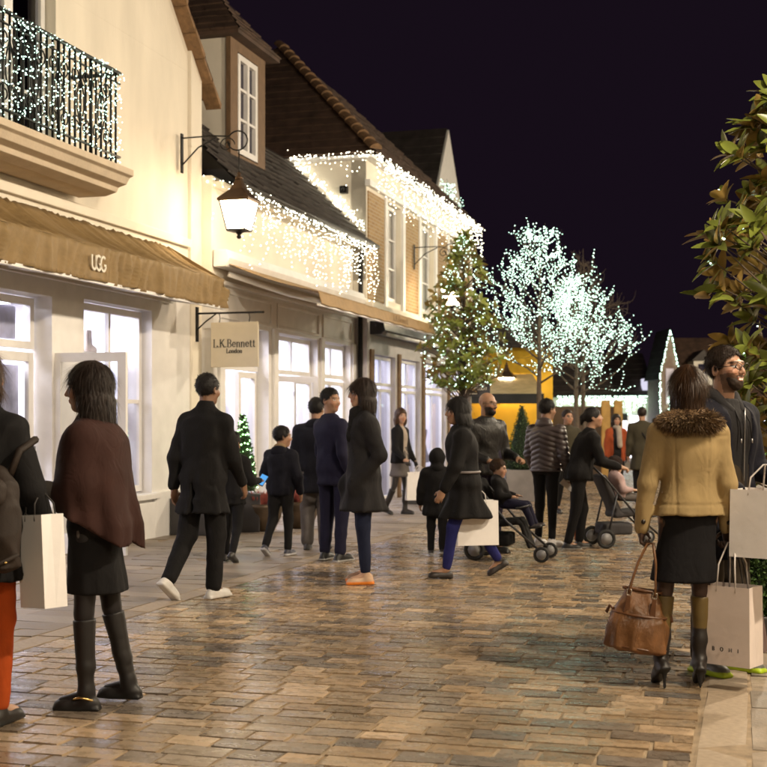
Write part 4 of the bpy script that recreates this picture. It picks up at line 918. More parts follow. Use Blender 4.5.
# ---------------------------------------------------------------- cafe furniture
p = ground(506, 496); o = empty('cafe_table', p); tag(o, 'small cafe table with pale top beside the cone hedge', 'table')
MB().box(-.42, .42, -.35, .35, .70, .73).build('table_top', mat('pale_table', (.5, .46, .42), .4), o, bevel=.006)
for sx_ in (-1, 1):
    for sy_ in (-1, 1): MB().tube([(sx_ * .32, sy_ * .26, .70), (-sx_ * .05 + sx_ * .36, sy_ * .30, 0)], .014, 6).build('leg', STEEL, o)
def cafe_chair(px, py, rz, label):
    p = ground(px, py); o = empty('cafe_chair', p, rz); tag(o, label, 'chair', 'cafe chairs'); m = mat('dark_wicker', (.025, .022, .02), .6, .2, 30, (120, .5, .004))
    MB().lathe([(.21, 0), (.225, .02), (.21, .045)], (0, 0, .43), 18).build('seat', m, o)
    b = MB(); b.grid(lambda i, j: (.235 * math.sin(R(-75 + 150 * i)), .235 * math.cos(R(-75 + 150 * i)) + .06 * j, .46 + (.42 * math.sin(math.pi * (.12 + .76 * i)) + .02) * j), 14, 6); b.build('backrest', m, o, solid=.02)
    for a in (45, 135, 225, 315): MB().tube([(.17 * math.cos(R(a)), .17 * math.sin(R(a)), .43), (.2 * math.cos(R(a)), .2 * math.sin(R(a)), 0)], .012, 6).build('leg', IRON, o)
cafe_chair(499, 499, R(180), 'dark wicker chair with rounded back turned to the cafe table')
cafe_chair(516, 493, R(25), 'dark wicker chair tucked between cafe table and cone hedge')

# ================================================================ soft bodies: signed distance shapes meshed on a grid
A3 = lambda p: np.array([float(p[0]), float(p[1]), float(p[2])])
def cone(a, b, ra, rb, k=.02, op='u'):
    a = A3(a); b = A3(b); ba = b - a; l2 = max(float(ba @ ba), 1e-9); m = max(ra, rb)
    def f(X, Y, Z):
        x = X - a[0]; y = Y - a[1]; z = Z - a[2]; t = np.clip((x * ba[0] + y * ba[1] + z * ba[2]) / l2, 0, 1)
        return np.sqrt((x - ba[0] * t) ** 2 + (y - ba[1] * t) ** 2 + (z - ba[2] * t) ** 2) - (ra + (rb - ra) * t)
    return (op, k, np.minimum(a, b) - m, np.maximum(a, b) + m, f)
def ell(c, r, M=None, k=.02, op='u'):
    """ellipsoid; the columns of M are its axes"""
    c = A3(c); r = A3(r); M = np.eye(3) if M is None else np.array(M); m = float(r.max())
    def f(X, Y, Z):
        x = X - c[0]; y = Y - c[1]; z = Z - c[2]
        q = [(x * M[0, i] + y * M[1, i] + z * M[2, i]) for i in range(3)]
        k0 = np.sqrt(sum((q[i] / r[i]) ** 2 for i in range(3))); k1 = np.sqrt(sum((q[i] / r[i] ** 2) ** 2 for i in range(3))) + 1e-9
        return k0 * (k0 - 1) / k1
    return (op, k, c - m, c + m, f)
def rbox(c, h, M=None, rad=.02, k=.01, op='u'):
    c = A3(c); h = A3(h); M = np.eye(3) if M is None else np.array(M); m = float(np.linalg.norm(h)) + rad
    def f(X, Y, Z):
        x = X - c[0]; y = Y - c[1]; z = Z - c[2]
        q = [np.abs(x * M[0, i] + y * M[1, i] + z * M[2, i]) - (h[i] - rad) for i in range(3)]
        return np.sqrt(sum(np.maximum(t, 0) ** 2 for t in q)) + np.minimum(np.maximum(np.maximum(q[0], q[1]), q[2]), 0) - rad
    return (op, k, c - m, c + m, f)
def loft(secs, k=.03, op='u', folds=None, ex=2.3, hem=None):
    """stacked ellipses (z, cx, cy, rx, ry, turn); folds = (count, amplitude, z where they fade, phase); hem(x, y) moves the lower edge"""
    S = sorted([tuple(s) + (0,) * (6 - len(s)) for s in secs]); S = np.array(S, float); zz = S[:, 0]; zi = np.linspace(zz[0], zz[-1], 80); T = []
    for c in range(1, 6):                    # monotone cubic through the sections
        y = S[:, c]; d = np.gradient(y, zz) if len(zz) > 2 else np.full(len(zz), (y[-1] - y[0]) / (zz[-1] - zz[0]))
        sl = np.diff(y) / np.diff(zz)
        for i in range(1, len(zz) - 1): d[i] = 0 if sl[i - 1] * sl[i] <= 0 else 2 * sl[i - 1] * sl[i] / (sl[i - 1] + sl[i])
        j = np.clip(np.searchsorted(zz, zi) - 1, 0, len(zz) - 2); h = zz[j + 1] - zz[j]; t = (zi - zz[j]) / h
        T.append((2 * t ** 3 - 3 * t ** 2 + 1) * y[j] + (t ** 3 - 2 * t ** 2 + t) * h * d[j] + (-2 * t ** 3 + 3 * t ** 2) * y[j + 1] + (t ** 3 - t ** 2) * h * d[j + 1])
    m = max(S[:, 3].max(), S[:, 4].max()) + (folds[1] if folds else 0) + .01
    lo = np.array([S[:, 1].min() - m, S[:, 2].min() - m, zz[0] - (.25 if hem else 0)]); hi = np.array([S[:, 1].max() + m, S[:, 2].max() + m, zz[-1]])
    def f(X, Y, Z):
        z = Z.ravel(); cx, cyy, rx, ry, tn = [np.interp(z, zi, t)[None, None, :] for t in T]
        x = X - cx; y = Y - cyy; c = np.cos(tn); s = np.sin(tn); x, y = x * c + y * s, -x * s + y * c
        if folds:
            an = np.arctan2(y / ry, x / rx); fade = np.clip((folds[2] - Z) / max(folds[2] - zz[0], .05), 0, 1) ** 1.2
            w = 1 + folds[1] / rx * fade * (np.sin(folds[0] * an + folds[3] + 1.3 * np.sin(2 * an + Z * 3)) * .7 + .4 * np.sin((folds[0] * 1.7 + .3) * an + folds[3] * 2.1))
        else: w = 1
        q = ((np.abs(x) / (rx * w)) ** ex + (np.abs(y) / (ry * w)) ** ex + 1e-12) ** (1 / ex); d = (q - 1) * np.minimum(rx, ry) * .9
        bot = zz[0] + (hem(x, y) if hem else 0)
        return np.maximum(np.maximum(d, bot - Z), Z - zz[-1])
    return (op, k, lo, hi, f)
def custom(fn, lo, hi, op='i', k=.005): return (op, k, A3(lo), A3(hi), fn)
def ticks(lo, hi, res, bands):
    out = [lo]
    while out[-1] < hi:
        st = res
        for a, b, f in bands:
            if a - f <= out[-1] <= b: st = min(st, f)
        out.append(out[-1] + st)
    return np.array(out, np.float32)
def sdf(prims, res, fine=(), noise=None):
    """prims -> vertices, quads (surface nets). fine: (centre, half size, resolution) boxes where the grid is refined"""
    U = [p for p in prims if p[0] == 'u']; lo = np.min([p[2] for p in U], 0) - 2.2 * res; hi = np.max([p[3] for p in U], 0) + 2.2 * res
    ax = [ticks(lo[i], hi[i], res, [(c[i] - h[i], c[i] + h[i], f) for c, h, f in fine]) for i in range(3)]
    xs, ys, zs = ax; D = np.full((len(xs), len(ys), len(zs)), .06, np.float32)
    for op, k, a, b, f in prims:
        mg = .045 + k; sl = []
        for i in range(3):
            i0 = max(int(np.searchsorted(ax[i], a[i] - mg)) - 1, 0); i1 = min(int(np.searchsorted(ax[i], b[i] + mg)) + 1, len(ax[i])); sl.append(slice(i0, max(i1, i0 + 1)))
        sl = tuple(sl); d = f(xs[sl[0]][:, None, None], ys[sl[1]][None, :, None], zs[sl[2]][None, None, :]); old = D[sl]
        if op == 'u':
            h = np.clip(.5 + .5 * (old - d) / k, 0, 1); D[sl] = old + (d - old) * h - k * h * (1 - h)
        elif op == 's':
            d = -d; h = np.clip(.5 - .5 * (old - d) / k, 0, 1); D[sl] = old + (d - old) * h + k * h * (1 - h)
        else: D[sl] = np.maximum(old, d)
    if noise is not None: D = D + noise(xs[:, None, None], ys[None, :, None], zs[None, None, :]).astype(np.float32)
    D[0] = D[-1] = .05; D[:, 0] = D[:, -1] = .05; D[:, :, 0] = D[:, :, -1] = .05
    S = D < 0; n = np.zeros(tuple(s - 1 for s in S.shape), np.int8)
    offs = [(i, j, k) for i in (0, 1) for j in (0, 1) for k in (0, 1)]
    for i, j, k in offs: n += S[i:S.shape[0] - 1 + i, j:S.shape[1] - 1 + j, k:S.shape[2] - 1 + k]
    I = np.argwhere((n > 0) & (n < 8)); ids = np.full(n.shape, -1, np.int32); ids[I[:, 0], I[:, 1], I[:, 2]] = np.arange(len(I))
    dv = {o: D[I[:, 0] + o[0], I[:, 1] + o[1], I[:, 2] + o[2]] for o in offs}; pv = {o: np.stack([xs[I[:, 0] + o[0]], ys[I[:, 1] + o[1]], zs[I[:, 2] + o[2]]], 1) for o in offs}
    P = np.zeros((len(I), 3)); C = np.zeros(len(I))
    for o in offs:
        for axn in range(3):
            if o[axn]: continue
            q = list(o); q[axn] = 1; q = tuple(q); a, b = dv[o], dv[q]; cr = (a < 0) != (b < 0); t = np.where(cr, a / np.where(cr, a - b, 1), 0)[:, None]
            P += np.where(cr[:, None], pv[o] + (pv[q] - pv[o]) * t, 0); C += cr
    V = P / C[:, None]; Q = []
    for axn in range(3):
        sA = [slice(None)] * 3; sB = [slice(None)] * 3; sA[axn] = slice(0, -1); sB[axn] = slice(1, None); a = S[tuple(sA)]; b = S[tuple(sB)]
        E = np.argwhere(a != b); o1, o2 = [(1, 2), (2, 0), (0, 1)][axn]; ok = (E[:, o1] > 0) & (E[:, o2] > 0) & (E[:, o1] < S.shape[o1] - 1) & (E[:, o2] < S.shape[o2] - 1); E = E[ok]; inside = a[E[:, 0], E[:, 1], E[:, 2]]
        def cell(d1, d2):
            c = E.copy(); c[:, o1] -= d1; c[:, o2] -= d2; return ids[c[:, 0], c[:, 1], c[:, 2]]
        q = np.stack([cell(1, 1), cell(0, 1), cell(0, 0), cell(1, 0)], 1); q[~inside] = q[~inside][:, ::-1]; Q.append(q)
    Q = np.concatenate(Q); Q = Q[(Q >= 0).all(1)]
    vol = np.einsum('ij,ij->i', V[Q[:, 0]], np.cross(V[Q[:, 1]] - V[Q[:, 0]], V[Q[:, 2]] - V[Q[:, 0]])).sum()
    return V, (Q if vol > 0 else Q[:, ::-1])
def wrinkle(amp, seed, fx=30, fz=22):
    """ridged creases running in a few slanting directions"""
    r = np.random.RandomState(seed); K = [(r.uniform(-fx, fx), r.uniform(-fx, fx), r.uniform(-fz, fz), r.uniform(0, 6.3)) for _ in range(4)]
    def f(X, Y, Z):
        w = 1.5 * np.sin(9 * Z + 7 * X + K[0][3]) + 1.1 * np.sin(13 * Y - 8 * Z + K[1][3]); s = 0
        for i, (a, b, c, p) in enumerate(K): s = s + np.abs(np.sin(.5 * (a * X + b * Y + c * Z) + p + w * (1 if i % 2 else -.8)))
        return amp * (s - 2.5)
    return f

# ================================================================ people
CLOTH = {}
def cloth(name, color, rough=.85, sheen=.25, weave=260, var=.12):
    return mat('cloth_' + name, tuple(c * (.62 if max(color) < .1 else .85) for c in color), rough, var, 9, (weave, .25, .0012), spec=.2, sheen=0, crease=(7, .30, .03))
SKIN = mat('skin', rough=.48, var=.05, vscale=20, bump=(160, .12, .001), attr=True, spec=.4)
SHOE = mat('shoe_leather', rough=.5, var=.08, vscale=20, bump=(120, .2, .001), attr=True, spec=.5)
def hairmat(name, color, rough=.55): return mat('hair_' + name, color, rough, .35, 30, (60, .5, .003), spec=.3, stretch=(6, 6, .7))
class Person:
    def __init__(s, px, Y, rz, label, H=1.72, sex='m', lean=0, side=0, twist=0, head=(0, 0, 0), legs=None, arms=None, build=1.0, res=None, skin=(.42, .26, .18), up=0.0, name='person', root=None, kneel=None, hands=(.45, .45), nomin=False):
        s.H = H; s.q = H / 1.72; s.b = build * s.q; s.sex = sex; s.skin = np.array(skin); x = (px - CX) / F * Y
        s.res = res or float(np.clip(Y / 1265 * 2.0, .009, .03)); s.hres = float(np.clip(Y / 1265 * 1.05, .0045, .014))
        s.root = root if root is not None else empty(name, (x, Y, gz(x, Y) + up), R(rz)); tag(s.root, label, 'person')
        legs = legs or {}; arms = arms or {}
        st = ((.04, 0, -1), (.02, -.02, -1), (.12, 1, 0)); sa = ((.16, -.05, -1), (.04, .18, -1), (0, .15, -1))
        def vec(sd, v): w = Vector((sd * v[0], -v[1], v[2])); return w.normalized()
        P0 = Vector((0, 0, .53 * H)); la, sa_ = R(lean), R(side); ud = Vector((math.sin(sa_), -math.sin(la), math.cos(la) * math.cos(sa_)))
        P1 = P0 + ud * .30 * H; tw = Matrix.Rotation(R(twist), 3, 'Z'); s.P0, s.P1, s.ud, s.tw = P0, P1, ud, R(twist)
        sw = (.108 if sex == 'm' else .094) * H * build; J = {}
        for sd, n in ((1, 'L'), (-1, 'R')):
            sh = P1 + tw @ Vector((sd * sw, 0, 0)) - ud * .040 * H; a = arms.get(n, sa); el = sh + tw @ vec(sd, a[0]) * .172 * H; wr = el + tw @ vec(sd, a[1]) * .148 * H; hd = tw @ vec(sd, a[2]) if len(a) > 2 else (wr - el).normalized()
            J['sh' + n], J['el' + n], J['wr' + n], J['hd' + n] = sh, el, wr, hd; J['th' + n] = tw @ vec(sd, a[3] if len(a) > 3 else (-.2, 1, .1))
            l = legs.get(n, st); hp = P0 + Vector((sd * .052 * H, 0, -.01 * H)); kn = hp + vec(sd, l[0]) * .245 * H; an = kn + vec(sd, l[1]) * .240 * H; ft = vec(sd, l[2] if len(l) > 2 else st[2])
            J['hp' + n], J['kn' + n], J['an' + n], J['ft' + n] = hp, kn, an, ft
            w = vec(sd, l[2] if len(l) > 2 else st[2]); sv = w.cross(Vector((0, 0, 1)));
            if sv.length < .2: sv = Vector((1, 0, 0))
            sv.normalize(); J['fu' + n] = sv.cross(w).normalized(); J['fs' + n] = sv
        s.ah = .043 * H; mz = min((J['an' + n] + J['ft' + n] * t * s.q - J['fu' + n] * s.ah).z for n in 'LR' for t in (.15, .1, -.05))
        if nomin: mz = 0
        for k in J:
            if k[:2] in ('sh', 'el', 'wr', 'hp', 'kn', 'an'): J[k] = J[k] - Vector((0, 0, mz))
        s.P0 = P0 - Vector((0, 0, mz)); s.P1 = P1 - Vector((0, 0, mz)); s.J = J
        hy, hp_, hr = head
        s.Rh = Matrix.Rotation(R(hy + twist * .5), 3, 'Z') @ Matrix.Rotation(R(hp_), 3, 'X') @ Matrix.Rotation(R(hr), 3, 'Y')
        s.hs = (1.01 if sex == 'm' else .98) * (s.q ** .35 if H < 1.5 else s.q ** .6)
        s.hc = s.P1 + ud * (.052 * H) + Vector((0, -.014, .038 * H)) + s.Rh @ Vector((0, -.012, .02)) * s.hs
        s.hands = hands
    def hp(s, p): return s.hc + s.Rh @ Vector(p) * s.hs                      # head coordinates -> local
    def hell(s, c, r, **k): return ell(s.hp(c), [x * s.hs for x in r], s.Rh, **k)
    def spine(s, t): return s.P0 + (s.P1 - s.P0) * t
    def add(s, name, prims, m, res=None, fine=(), noise=None, colfn=None, parent=None, label=None):
        V, Q = sdf(prims, res or s.res, fine, noise)
        o = bpy.data.objects.new(name, npmesh(name, V, Q, True, m, colfn(V) if colfn else None)); col.objects.link(o); o.parent = parent or s.root
        if label: o['label'] = label
        return o
    def secs(s, g=0.0, wm=1.0, top=1.04):
        T = ([(-.12, .150, .105), (0, .166, .114), (.35, .146, .104), (.7, .172, .118), (.88, .176, .098), (.97, .105, .075), (1.05, .056, .056)] if s.sex == 'm' else
             [(-.12, .152, .112), (0, .166, .116), (.35, .126, .096), (.68, .146, .114), (.88, .150, .088), (.97, .088, .066), (1.05, .049, .050)])
        out = []
        for t, rx, ry in T:
            if t > top: continue
            p = s.spine(t); sq = s.b * wm if t < .95 else s.q; out.append((p.z, p.x, p.y, rx * sq + g, ry * sq + g, s.tw * min(max(t, 0), 1)))
        return out
    def body(s, beard=0, hair=(.02, .015, .012), brow=True, bare_legs=None, legcol=None, near=True, smile=0):
        J, q, H = s.J, s.q, s.H; P = [loft(s.secs(-.006), k=.03)]
        for n in 'LR':
            P += [cone(J['sh' + n], J['el' + n], .047 * q, .037 * q), cone(J['el' + n], J['wr' + n], .038 * q, .026 * q), cone(J['hp' + n], J['kn' + n], .074 * q, .050 * q, .03), cone(J['kn' + n], J['kn' + n].lerp(J['an' + n], .35), .043 * q, .045 * q, .02), cone(J['kn' + n].lerp(J['an' + n], .35), J['an' + n], .045 * q, .030 * q, .02),
                  cone(J['an' + n], J['an' + n] + J['ft' + n] * .12 * q - J['fu' + n] * .03 * q, .032 * q, .026 * q)]
        P.append(cone(s.spine(.95), s.hp((0, .018, -.06)), .058 * q, (.056 if s.sex == 'm' else .046) * q, .03))
        h = s.hell; f = s.hs
        P += [h((0, .014, .036), (.075, .096, .090), k=.02), h((0, -.024, -.028), (.061, .074, .084), k=.025), h((0, -.060, -.092), (.030 if s.sex == 'm' else .024, .026, .022), k=.03),
              cone(s.hp((-.034, -.082, .030)), s.hp((.034, -.082, .030)), .013 * f, .013 * f, .015), h((.040, -.062, -.022), (.026, .028, .026), k=.02), h((-.040, -.062, -.022), (.026, .028, .026), k=.02),
              h((.031, -.104, .008), (.017, .016, .011), k=.012, op='s'), h((-.031, -.104, .008), (.017, .016, .011), k=.012, op='s'),
              h((.031, -.080, .007), (.0125, .0125, .0125), k=.003), h((-.031, -.080, .007), (.0125, .0125, .0125), k=.003),
              cone(s.hp((0, -.094, .016)), s.hp((0, -.113, -.022)), .008 * f, .012 * f, .010), h((.011, -.101, -.027), (.009, .010, .008), k=.006), h((-.011, -.101, -.027), (.009, .010, .008), k=.006),
              h((0, -.092, -.053), (.024, .011, .006), k=.006), h((0, -.090, -.064), (.020, .011, .007), k=.006)]
        if smile: P += [h((0, -.103, -.059), (.021, .010, .008), k=.004, op='s')]
        for sd in (1, -1): P += [h((sd * .078, .012, -.002), (.010, .021, .032), k=.008), h((sd * .083, .008, .002), (.006, .011, .017), k=.006, op='s')]
        fine = [(A3(s.hc), (.105, .135, .15), s.hres)]
        for n, sd, cu in (('L', 1, s.hands[0]), ('R', -1, s.hands[1])):
            if cu is None: continue
            d = J['hd' + n]; w = J['wr' + n]; t = J['th' + n]; t = (t - d * t.dot(d)).normalized(); nn = d.cross(t) * sd; M = np.array([list(d), list(t), list(nn)]).T
            P.append(ell(w + d * .045 * q, (.052 * q, .040 * q, .017 * q), M, k=.014)); P.append(cone(w, w + d * .03 * q, .025 * q, .024 * q, .015))
            for fi in range(4):
                b = w + (d * (.086, .090, .086, .076)[fi] + t * (.030, .010, -.010, -.029)[fi]) * q; ang = 0; L = (.70, .78, .73, .58)[fi] * .088 * q
                for sg, part, da in ((0, .44, 55), (1, .31, 75), (2, .25, 45)):
                    ang += R(da) * cu; e = b + (d * math.cos(ang) + nn * math.sin(ang)) * L * part; P.append(cone(b, e, (.0092 - .0008 * sg) * q, (.0086 - .0009 * sg) * q, .005)); b = e
            b = w + (d * .022 + t * .026) * q; e = b + (d * .6 + t * .62 + nn * .35 * (1 + cu)).normalized() * .040 * q; P.append(cone(b, e, .0125 * q, .0100 * q, .010)); e2 = e + (d * .9 + t * .1 + nn * .6 * cu).normalized() * .030 * q; P.append(cone(e, e2, .0096 * q, .0078 * q, .004))
            fine.append((A3(w + d * .075), (.075, .075, .085), max(s.hres, .005)))
        Rm = np.array(s.Rh); hc = np.array(s.hc); hair_ = np.array(hair); lip = s.skin * np.array((.95, .55, .5)); zc = s.P0.z
        def cf(V):
            C = np.tile(s.skin, (len(V), 1)).astype(float); q_ = (V - hc) @ Rm / s.hs; x, y, z = q_[:, 0], q_[:, 1], q_[:, 2]; hd = (np.abs(x) < .12) & (np.abs(y) < .14) & (z > -.14) & (z < .16)
            def put(mask, c, a): C[mask] = C[mask] * (1 - a) + np.array(c) * a
            put(hd & (y < -.05) & (np.abs(np.abs(x) - .045) < .022) & (np.abs(z + .022) < .022), s.skin * (1.05, .80, .75), .5)
            put(hd & (y < -.06) & (np.abs(z + .0585) < .0125) & (np.abs(x) < .025), lip, .8)
            if smile: put(hd & (y < -.05) & (np.abs(z + .059) < .0055) & (np.abs(x) < .018), (.75, .70, .64), .9)
            if brow: put(hd & (y < -.05) & (np.abs(np.abs(x) - .032) < .021) & (np.abs(z - .030 - .1 * (.03 - np.abs(np.abs(x) - .032))) < .0055), hair_, .85)
            e = hd & (y < -.06) & (((np.abs(x) - .031) / .0145) ** 2 + ((z - .007) / .0068) ** 2 < 1); put(e, (.55, .52, .5), 1); put(e & (np.abs(np.abs(x) - .031) < .0062), (.02, .014, .01), 1)
            put(hd & (y < -.06) & (np.abs(z - .0145) < .003) & (np.abs(np.abs(x) - .031) < .0165), hair_, .7)
            if beard:
                m = hd & (y < -.005) & (z < -.044 + .45 * np.maximum(np.abs(x) - .02, 0)) & (z > -.125) & ~((np.abs(z + .0585) < .010) & (np.abs(x) < .022) & (y < -.06)); put(m, hair_, beard)
                put(hd & (y < -.07) & (np.abs(z + .044) < .006) & (np.abs(x) < .030), hair_, beard)
                put(hd & (np.abs(y + .005) < .02) & (z < .03) & (z > -.06) & (np.abs(x) > .055), hair_, beard * .4)
            far = np.ones(len(V), bool)
            for n_ in 'LR': far &= np.linalg.norm(V - np.array(s.J['wr' + n_] + s.J['hd' + n_] * .08), axis=1) > .17
            put(far & (V[:, 2] < s.P1.z - .07) & (V[:, 2] > .13), (.015, .014, .014), 1)   # thin dark underlayer below the clothes
            if legcol is not None: put(V[:, 2] < zc - .05, legcol, 1)
            return C
        s.bodyo = s.add('body', P, SKIN, max(s.res * 1.5, .016), fine, None, cf); return s.bodyo
    def top(s, name, m, g=.018, hem=None, hemr=None, sleeve=.012, folds=(9, .012, 4.0), extra=(), noise=.0035, wm=1.0, collar=1.05, sleeves='LR', res=None, cut=(), cuff=.03, hemfn=None, colfn=None, label=None, short=None, ex=2.3):
        S = s.secs(g, wm, collar); z0 = S[0][0]
        if hem is not None:
            S = [x for x in S if x[0] > hem + .06]; rx, ry = hemr or (.19, .14); p = s.P0; mid = (s.J['knL'] + s.J['knR']) / 2; t = min(max((p.z - hem) / max(p.z - mid.z, .01), 0), 1.3); c = p.lerp(mid, t)
            S = [(hem, c.x * .8, c.y * .8, rx * s.q, ry * s.q)] + S
        P = [loft(S, k=.03, folds=(folds[0], folds[1], S[0][0] + folds[2] if folds[2] < 3 else s.spine(.75).z, s.H * 37 % 6), hem=hemfn, ex=ex)]
        for n in sleeves:
            J = s.J; q = s.q; w = J['wr' + n]; e = J['el' + n]; d = (w - e).normalized(); w2 = w - d * cuff; P += [cone(J['sh' + n], e, .048 * s.b + sleeve, .042 * s.b + sleeve, .05), cone(s.spine(1.0), J['sh' + n], .050 * s.q + sleeve * .5, .044 * s.b + sleeve * .6, .05), cone(e, w2, .041 * s.b + sleeve, .030 * s.b + sleeve * .9, .02)]
        P += list(extra) + list(cut); wn_ = wrinkle(noise, int(s.H * 1000) + len(name)) if noise else None
        return s.add(name, P, m, res, (), wn_, colfn, label=label)
    def trousers(s, m, g=.010, name='trousers', low=.93, noise=.003, wide=0.0, label=None, colfn=None):
        J, q = s.J, s.q; P = [loft([x for x in s.secs(g) if x[0] < s.spine(.42).z] + [(s.spine(.42).z, *tuple(s.spine(.42))[:2], .128 * s.b + g, .098 * s.b + g)], k=.03)]
        for n in 'LR':
            hp, kn, an = J['hp' + n], J['kn' + n], J['an' + n]; P += [cone(hp, kn, .080 * q + g, .053 * q + g + wide, .035), cone(kn, kn.lerp(an, low), .052 * q + g + wide, .036 * q + g + wide, .02)]
        return s.add(name, P, m, None, (), wrinkle(noise, 7 + int(s.H * 100), 16, 30), colfn, label=label)
    def skirt(s, m, hem, r=(.19, .15), topt=.4, g=.012, name='skirt', fold=.006):
        S = [x for x in s.secs(g) if hem + .08 < x[0] < s.spine(topt).z]; mid = (s.J['knL'] + s.J['knR']) / 2; t = min((s.P0.z - hem) / (s.P0.z - mid.z), 1); c = s.P0.lerp(mid, t)
        p = s.spine(topt); S = [(hem, c.x, c.y, r[0] * s.q, r[1] * s.q)] + S + [(p.z, p.x, p.y, .128 * s.b + g, .098 * s.b + g)]
        return s.add(name, [loft(S, folds=(7, fold, s.P0.z, 1.0))], m, None, (), wrinkle(.002, 3))
    def shoe(s, n, upper, sole=(.02, .02, .02), kind='sneaker', shaft=None, soleh=.024, stripes=None):
        J, q = s.J, s.q * (1 if s.sex == 'm' else .90); A, f, u, sv = J['an' + n], J['ft' + n], J['fu' + n], J['fs' + n]; ah = s.ah; M = np.array([list(f), list(sv), list(u)]).T; pt = lambda a, b, c=0: A + f * a * q + u * (b * q - ah) + sv * c * q
        slim = .82 if kind in ('flat', 'heel') else 1
        P = [ell(pt(.05, .034), (.130 * q, .043 * q * slim, .044 * q), M, k=.02), ell(pt(.125, .026), (.058 * q, .045 * q * slim, .032 * q), M, k=.025), ell(pt(-.03, .036), (.042 * q, .036 * q, .048 * q), M, k=.02), rbox(pt(.055, .012), (.135 * q, .040 * q * slim, .012 * q), M, .012, k=.012)]
        if kind != 'flat': P.append(cone(pt(.0, .06), A + u * .03 * q, .044 * q, .040 * q, .02))
        if shaft:
            kn = J['kn' + n]; d = (kn - A); P += [cone(A + d * .05, A + d * .35, .046 * q, .049 * q, .02), cone(A + d * .35, A + d * shaft, .050 * q, .064 * q, .02)]
            P.append(custom(lambda X, Y, Z: ((X - A.x) * d.x + (Y - A.y) * d.y + (Z - A.z) * d.z) / d.length - d.length * shaft, (-9, -9, -9), (9, 9, 9)))
        uu = A3(u); AA = A3(A); P.append(custom(lambda X, Y, Z: -((X - AA[0]) * uu[0] + (Y - AA[1]) * uu[1] + (Z - AA[2]) * uu[2] + ah), (-9, -9, -9), (9, 9, 9)))
        if kind == 'heel': e = pt(-.048, .01); P.append(cone(pt(-.045, .03), (e.x, e.y, .009), .020 * q, .0085, .015))
        up_ = np.array(upper); so = np.array(sole)
        def cf(V):
            h = (V - AA) @ uu + ah; C = np.tile(up_, (len(V), 1)).astype(float); C[h < soleh] = so
            if stripes is not None: z0, z1, c = stripes; k = (V[:, 2] > z0) & (V[:, 2] < z1); C[k] = c
            return C
        return s.add('boot' if shaft else 'shoe', P, SHOE, min(s.res * .7, .012), (), wrinkle(.0022, 5, 20, 60) if shaft else None, cf)
    def hairdo(s, m, style='short', g=.012, length=.10, name='hair', strand=.0018, part=None, fringe=False):
        h = s.hell; P = [h((0, .016, .040), (.076 + g, .097 + g, .092 + g), k=.01)]; f = s.hs; c = A3(s.hc); Rm = np.array(s.Rh); big = ((-9, -9, -9), (9, 9, 9))
        def loc(X, Y, Z):
            x = X - c[0]; y = Y - c[1]; z = Z - c[2]; return [(x * Rm[0, i] + y * Rm[1, i] + z * Rm[2, i]) / f for i in range(3)]
        if style == 'short': hx, hz = [-.13, -.085, -.055, -.025, .015, .035, .07, .12], [.088, .084, .060, .005, -.005, -.035, -.065, -.07]
        elif style == 'bob' : hx, hz = [-.13, -.09, -.05, -.02, .0, .12], [.062, .060, .015, -.06, -length, -length]; 
        else: hx, hz = [-.13, -.09, -.055, -.025, .0, .12], [.070, .066, .02, -.10, -length, -length]
        if style in ('bob', 'long'):
            w = .092 if style == 'bob' else .098
            P += [cone(s.hp((0, .03, .02)), s.hp((0, .035, -length + .05)), (w + .002) * f, w * f * .92, .03), cone(s.hp((.055, -.005, .0)), s.hp((.060, .0, -length + .035)), .040 * f, .034 * f, .02), cone(s.hp((-.055, -.005, .0)), s.hp((-.060, .0, -length + .035)), .040 * f, .034 * f, .02)]
            if style == 'long':
                rr = random.Random(int(s.H * 999))
                for k in range(9):
                    a = R(-20 + 220 * k / 8); P.append(cone(s.hp((.085 * math.cos(a), .03 + .07 * math.sin(a), -.06)), s.hp((.085 * math.cos(a) * rr.uniform(.8, 1.15), .035 + .08 * math.sin(a), -length + rr.uniform(-.01, .05))), .036 * f, .022 * f, .025))
        if style == 'pony': P += [h((0, .115, .03), (.03, .035, .035), k=.02), cone(s.hp((0, .13, .02)), s.hp((.01, .15, -length)), .032 * f, .016 * f, .03)]
        if fringe: P += [h((0, -.070, .062), (.062, .034, .030), k=.02)]
        def keep(X, Y, Z):
            x, y, z = loc(X, Y, Z); lim = np.interp(y, hx, hz)
            if fringe: lim = lim - .035 * np.exp(-((np.abs(x) - .01) / .05) ** 2) * (y < -.03)
            return (lim - z) * .75 * f
        P.append(custom(keep, *big))
        def nz(X, Y, Z):
            x, y, z = loc(X, Y, Z); a = np.arctan2(x, y - .01); w = 1.4 * np.sin(z * (34 if style == 'long' else 14) + 3 * a); return strand * (np.sin(37 * a + w) + .7 * np.sin(71 * a - 1.3 * w + z * 20) + .5 * np.sin(z * 60 + 9 * a))
        o = s.add(name, P, m, min(s.hres * 1.15, .012), (), nz); me = o.data; nv = len(me.vertices)
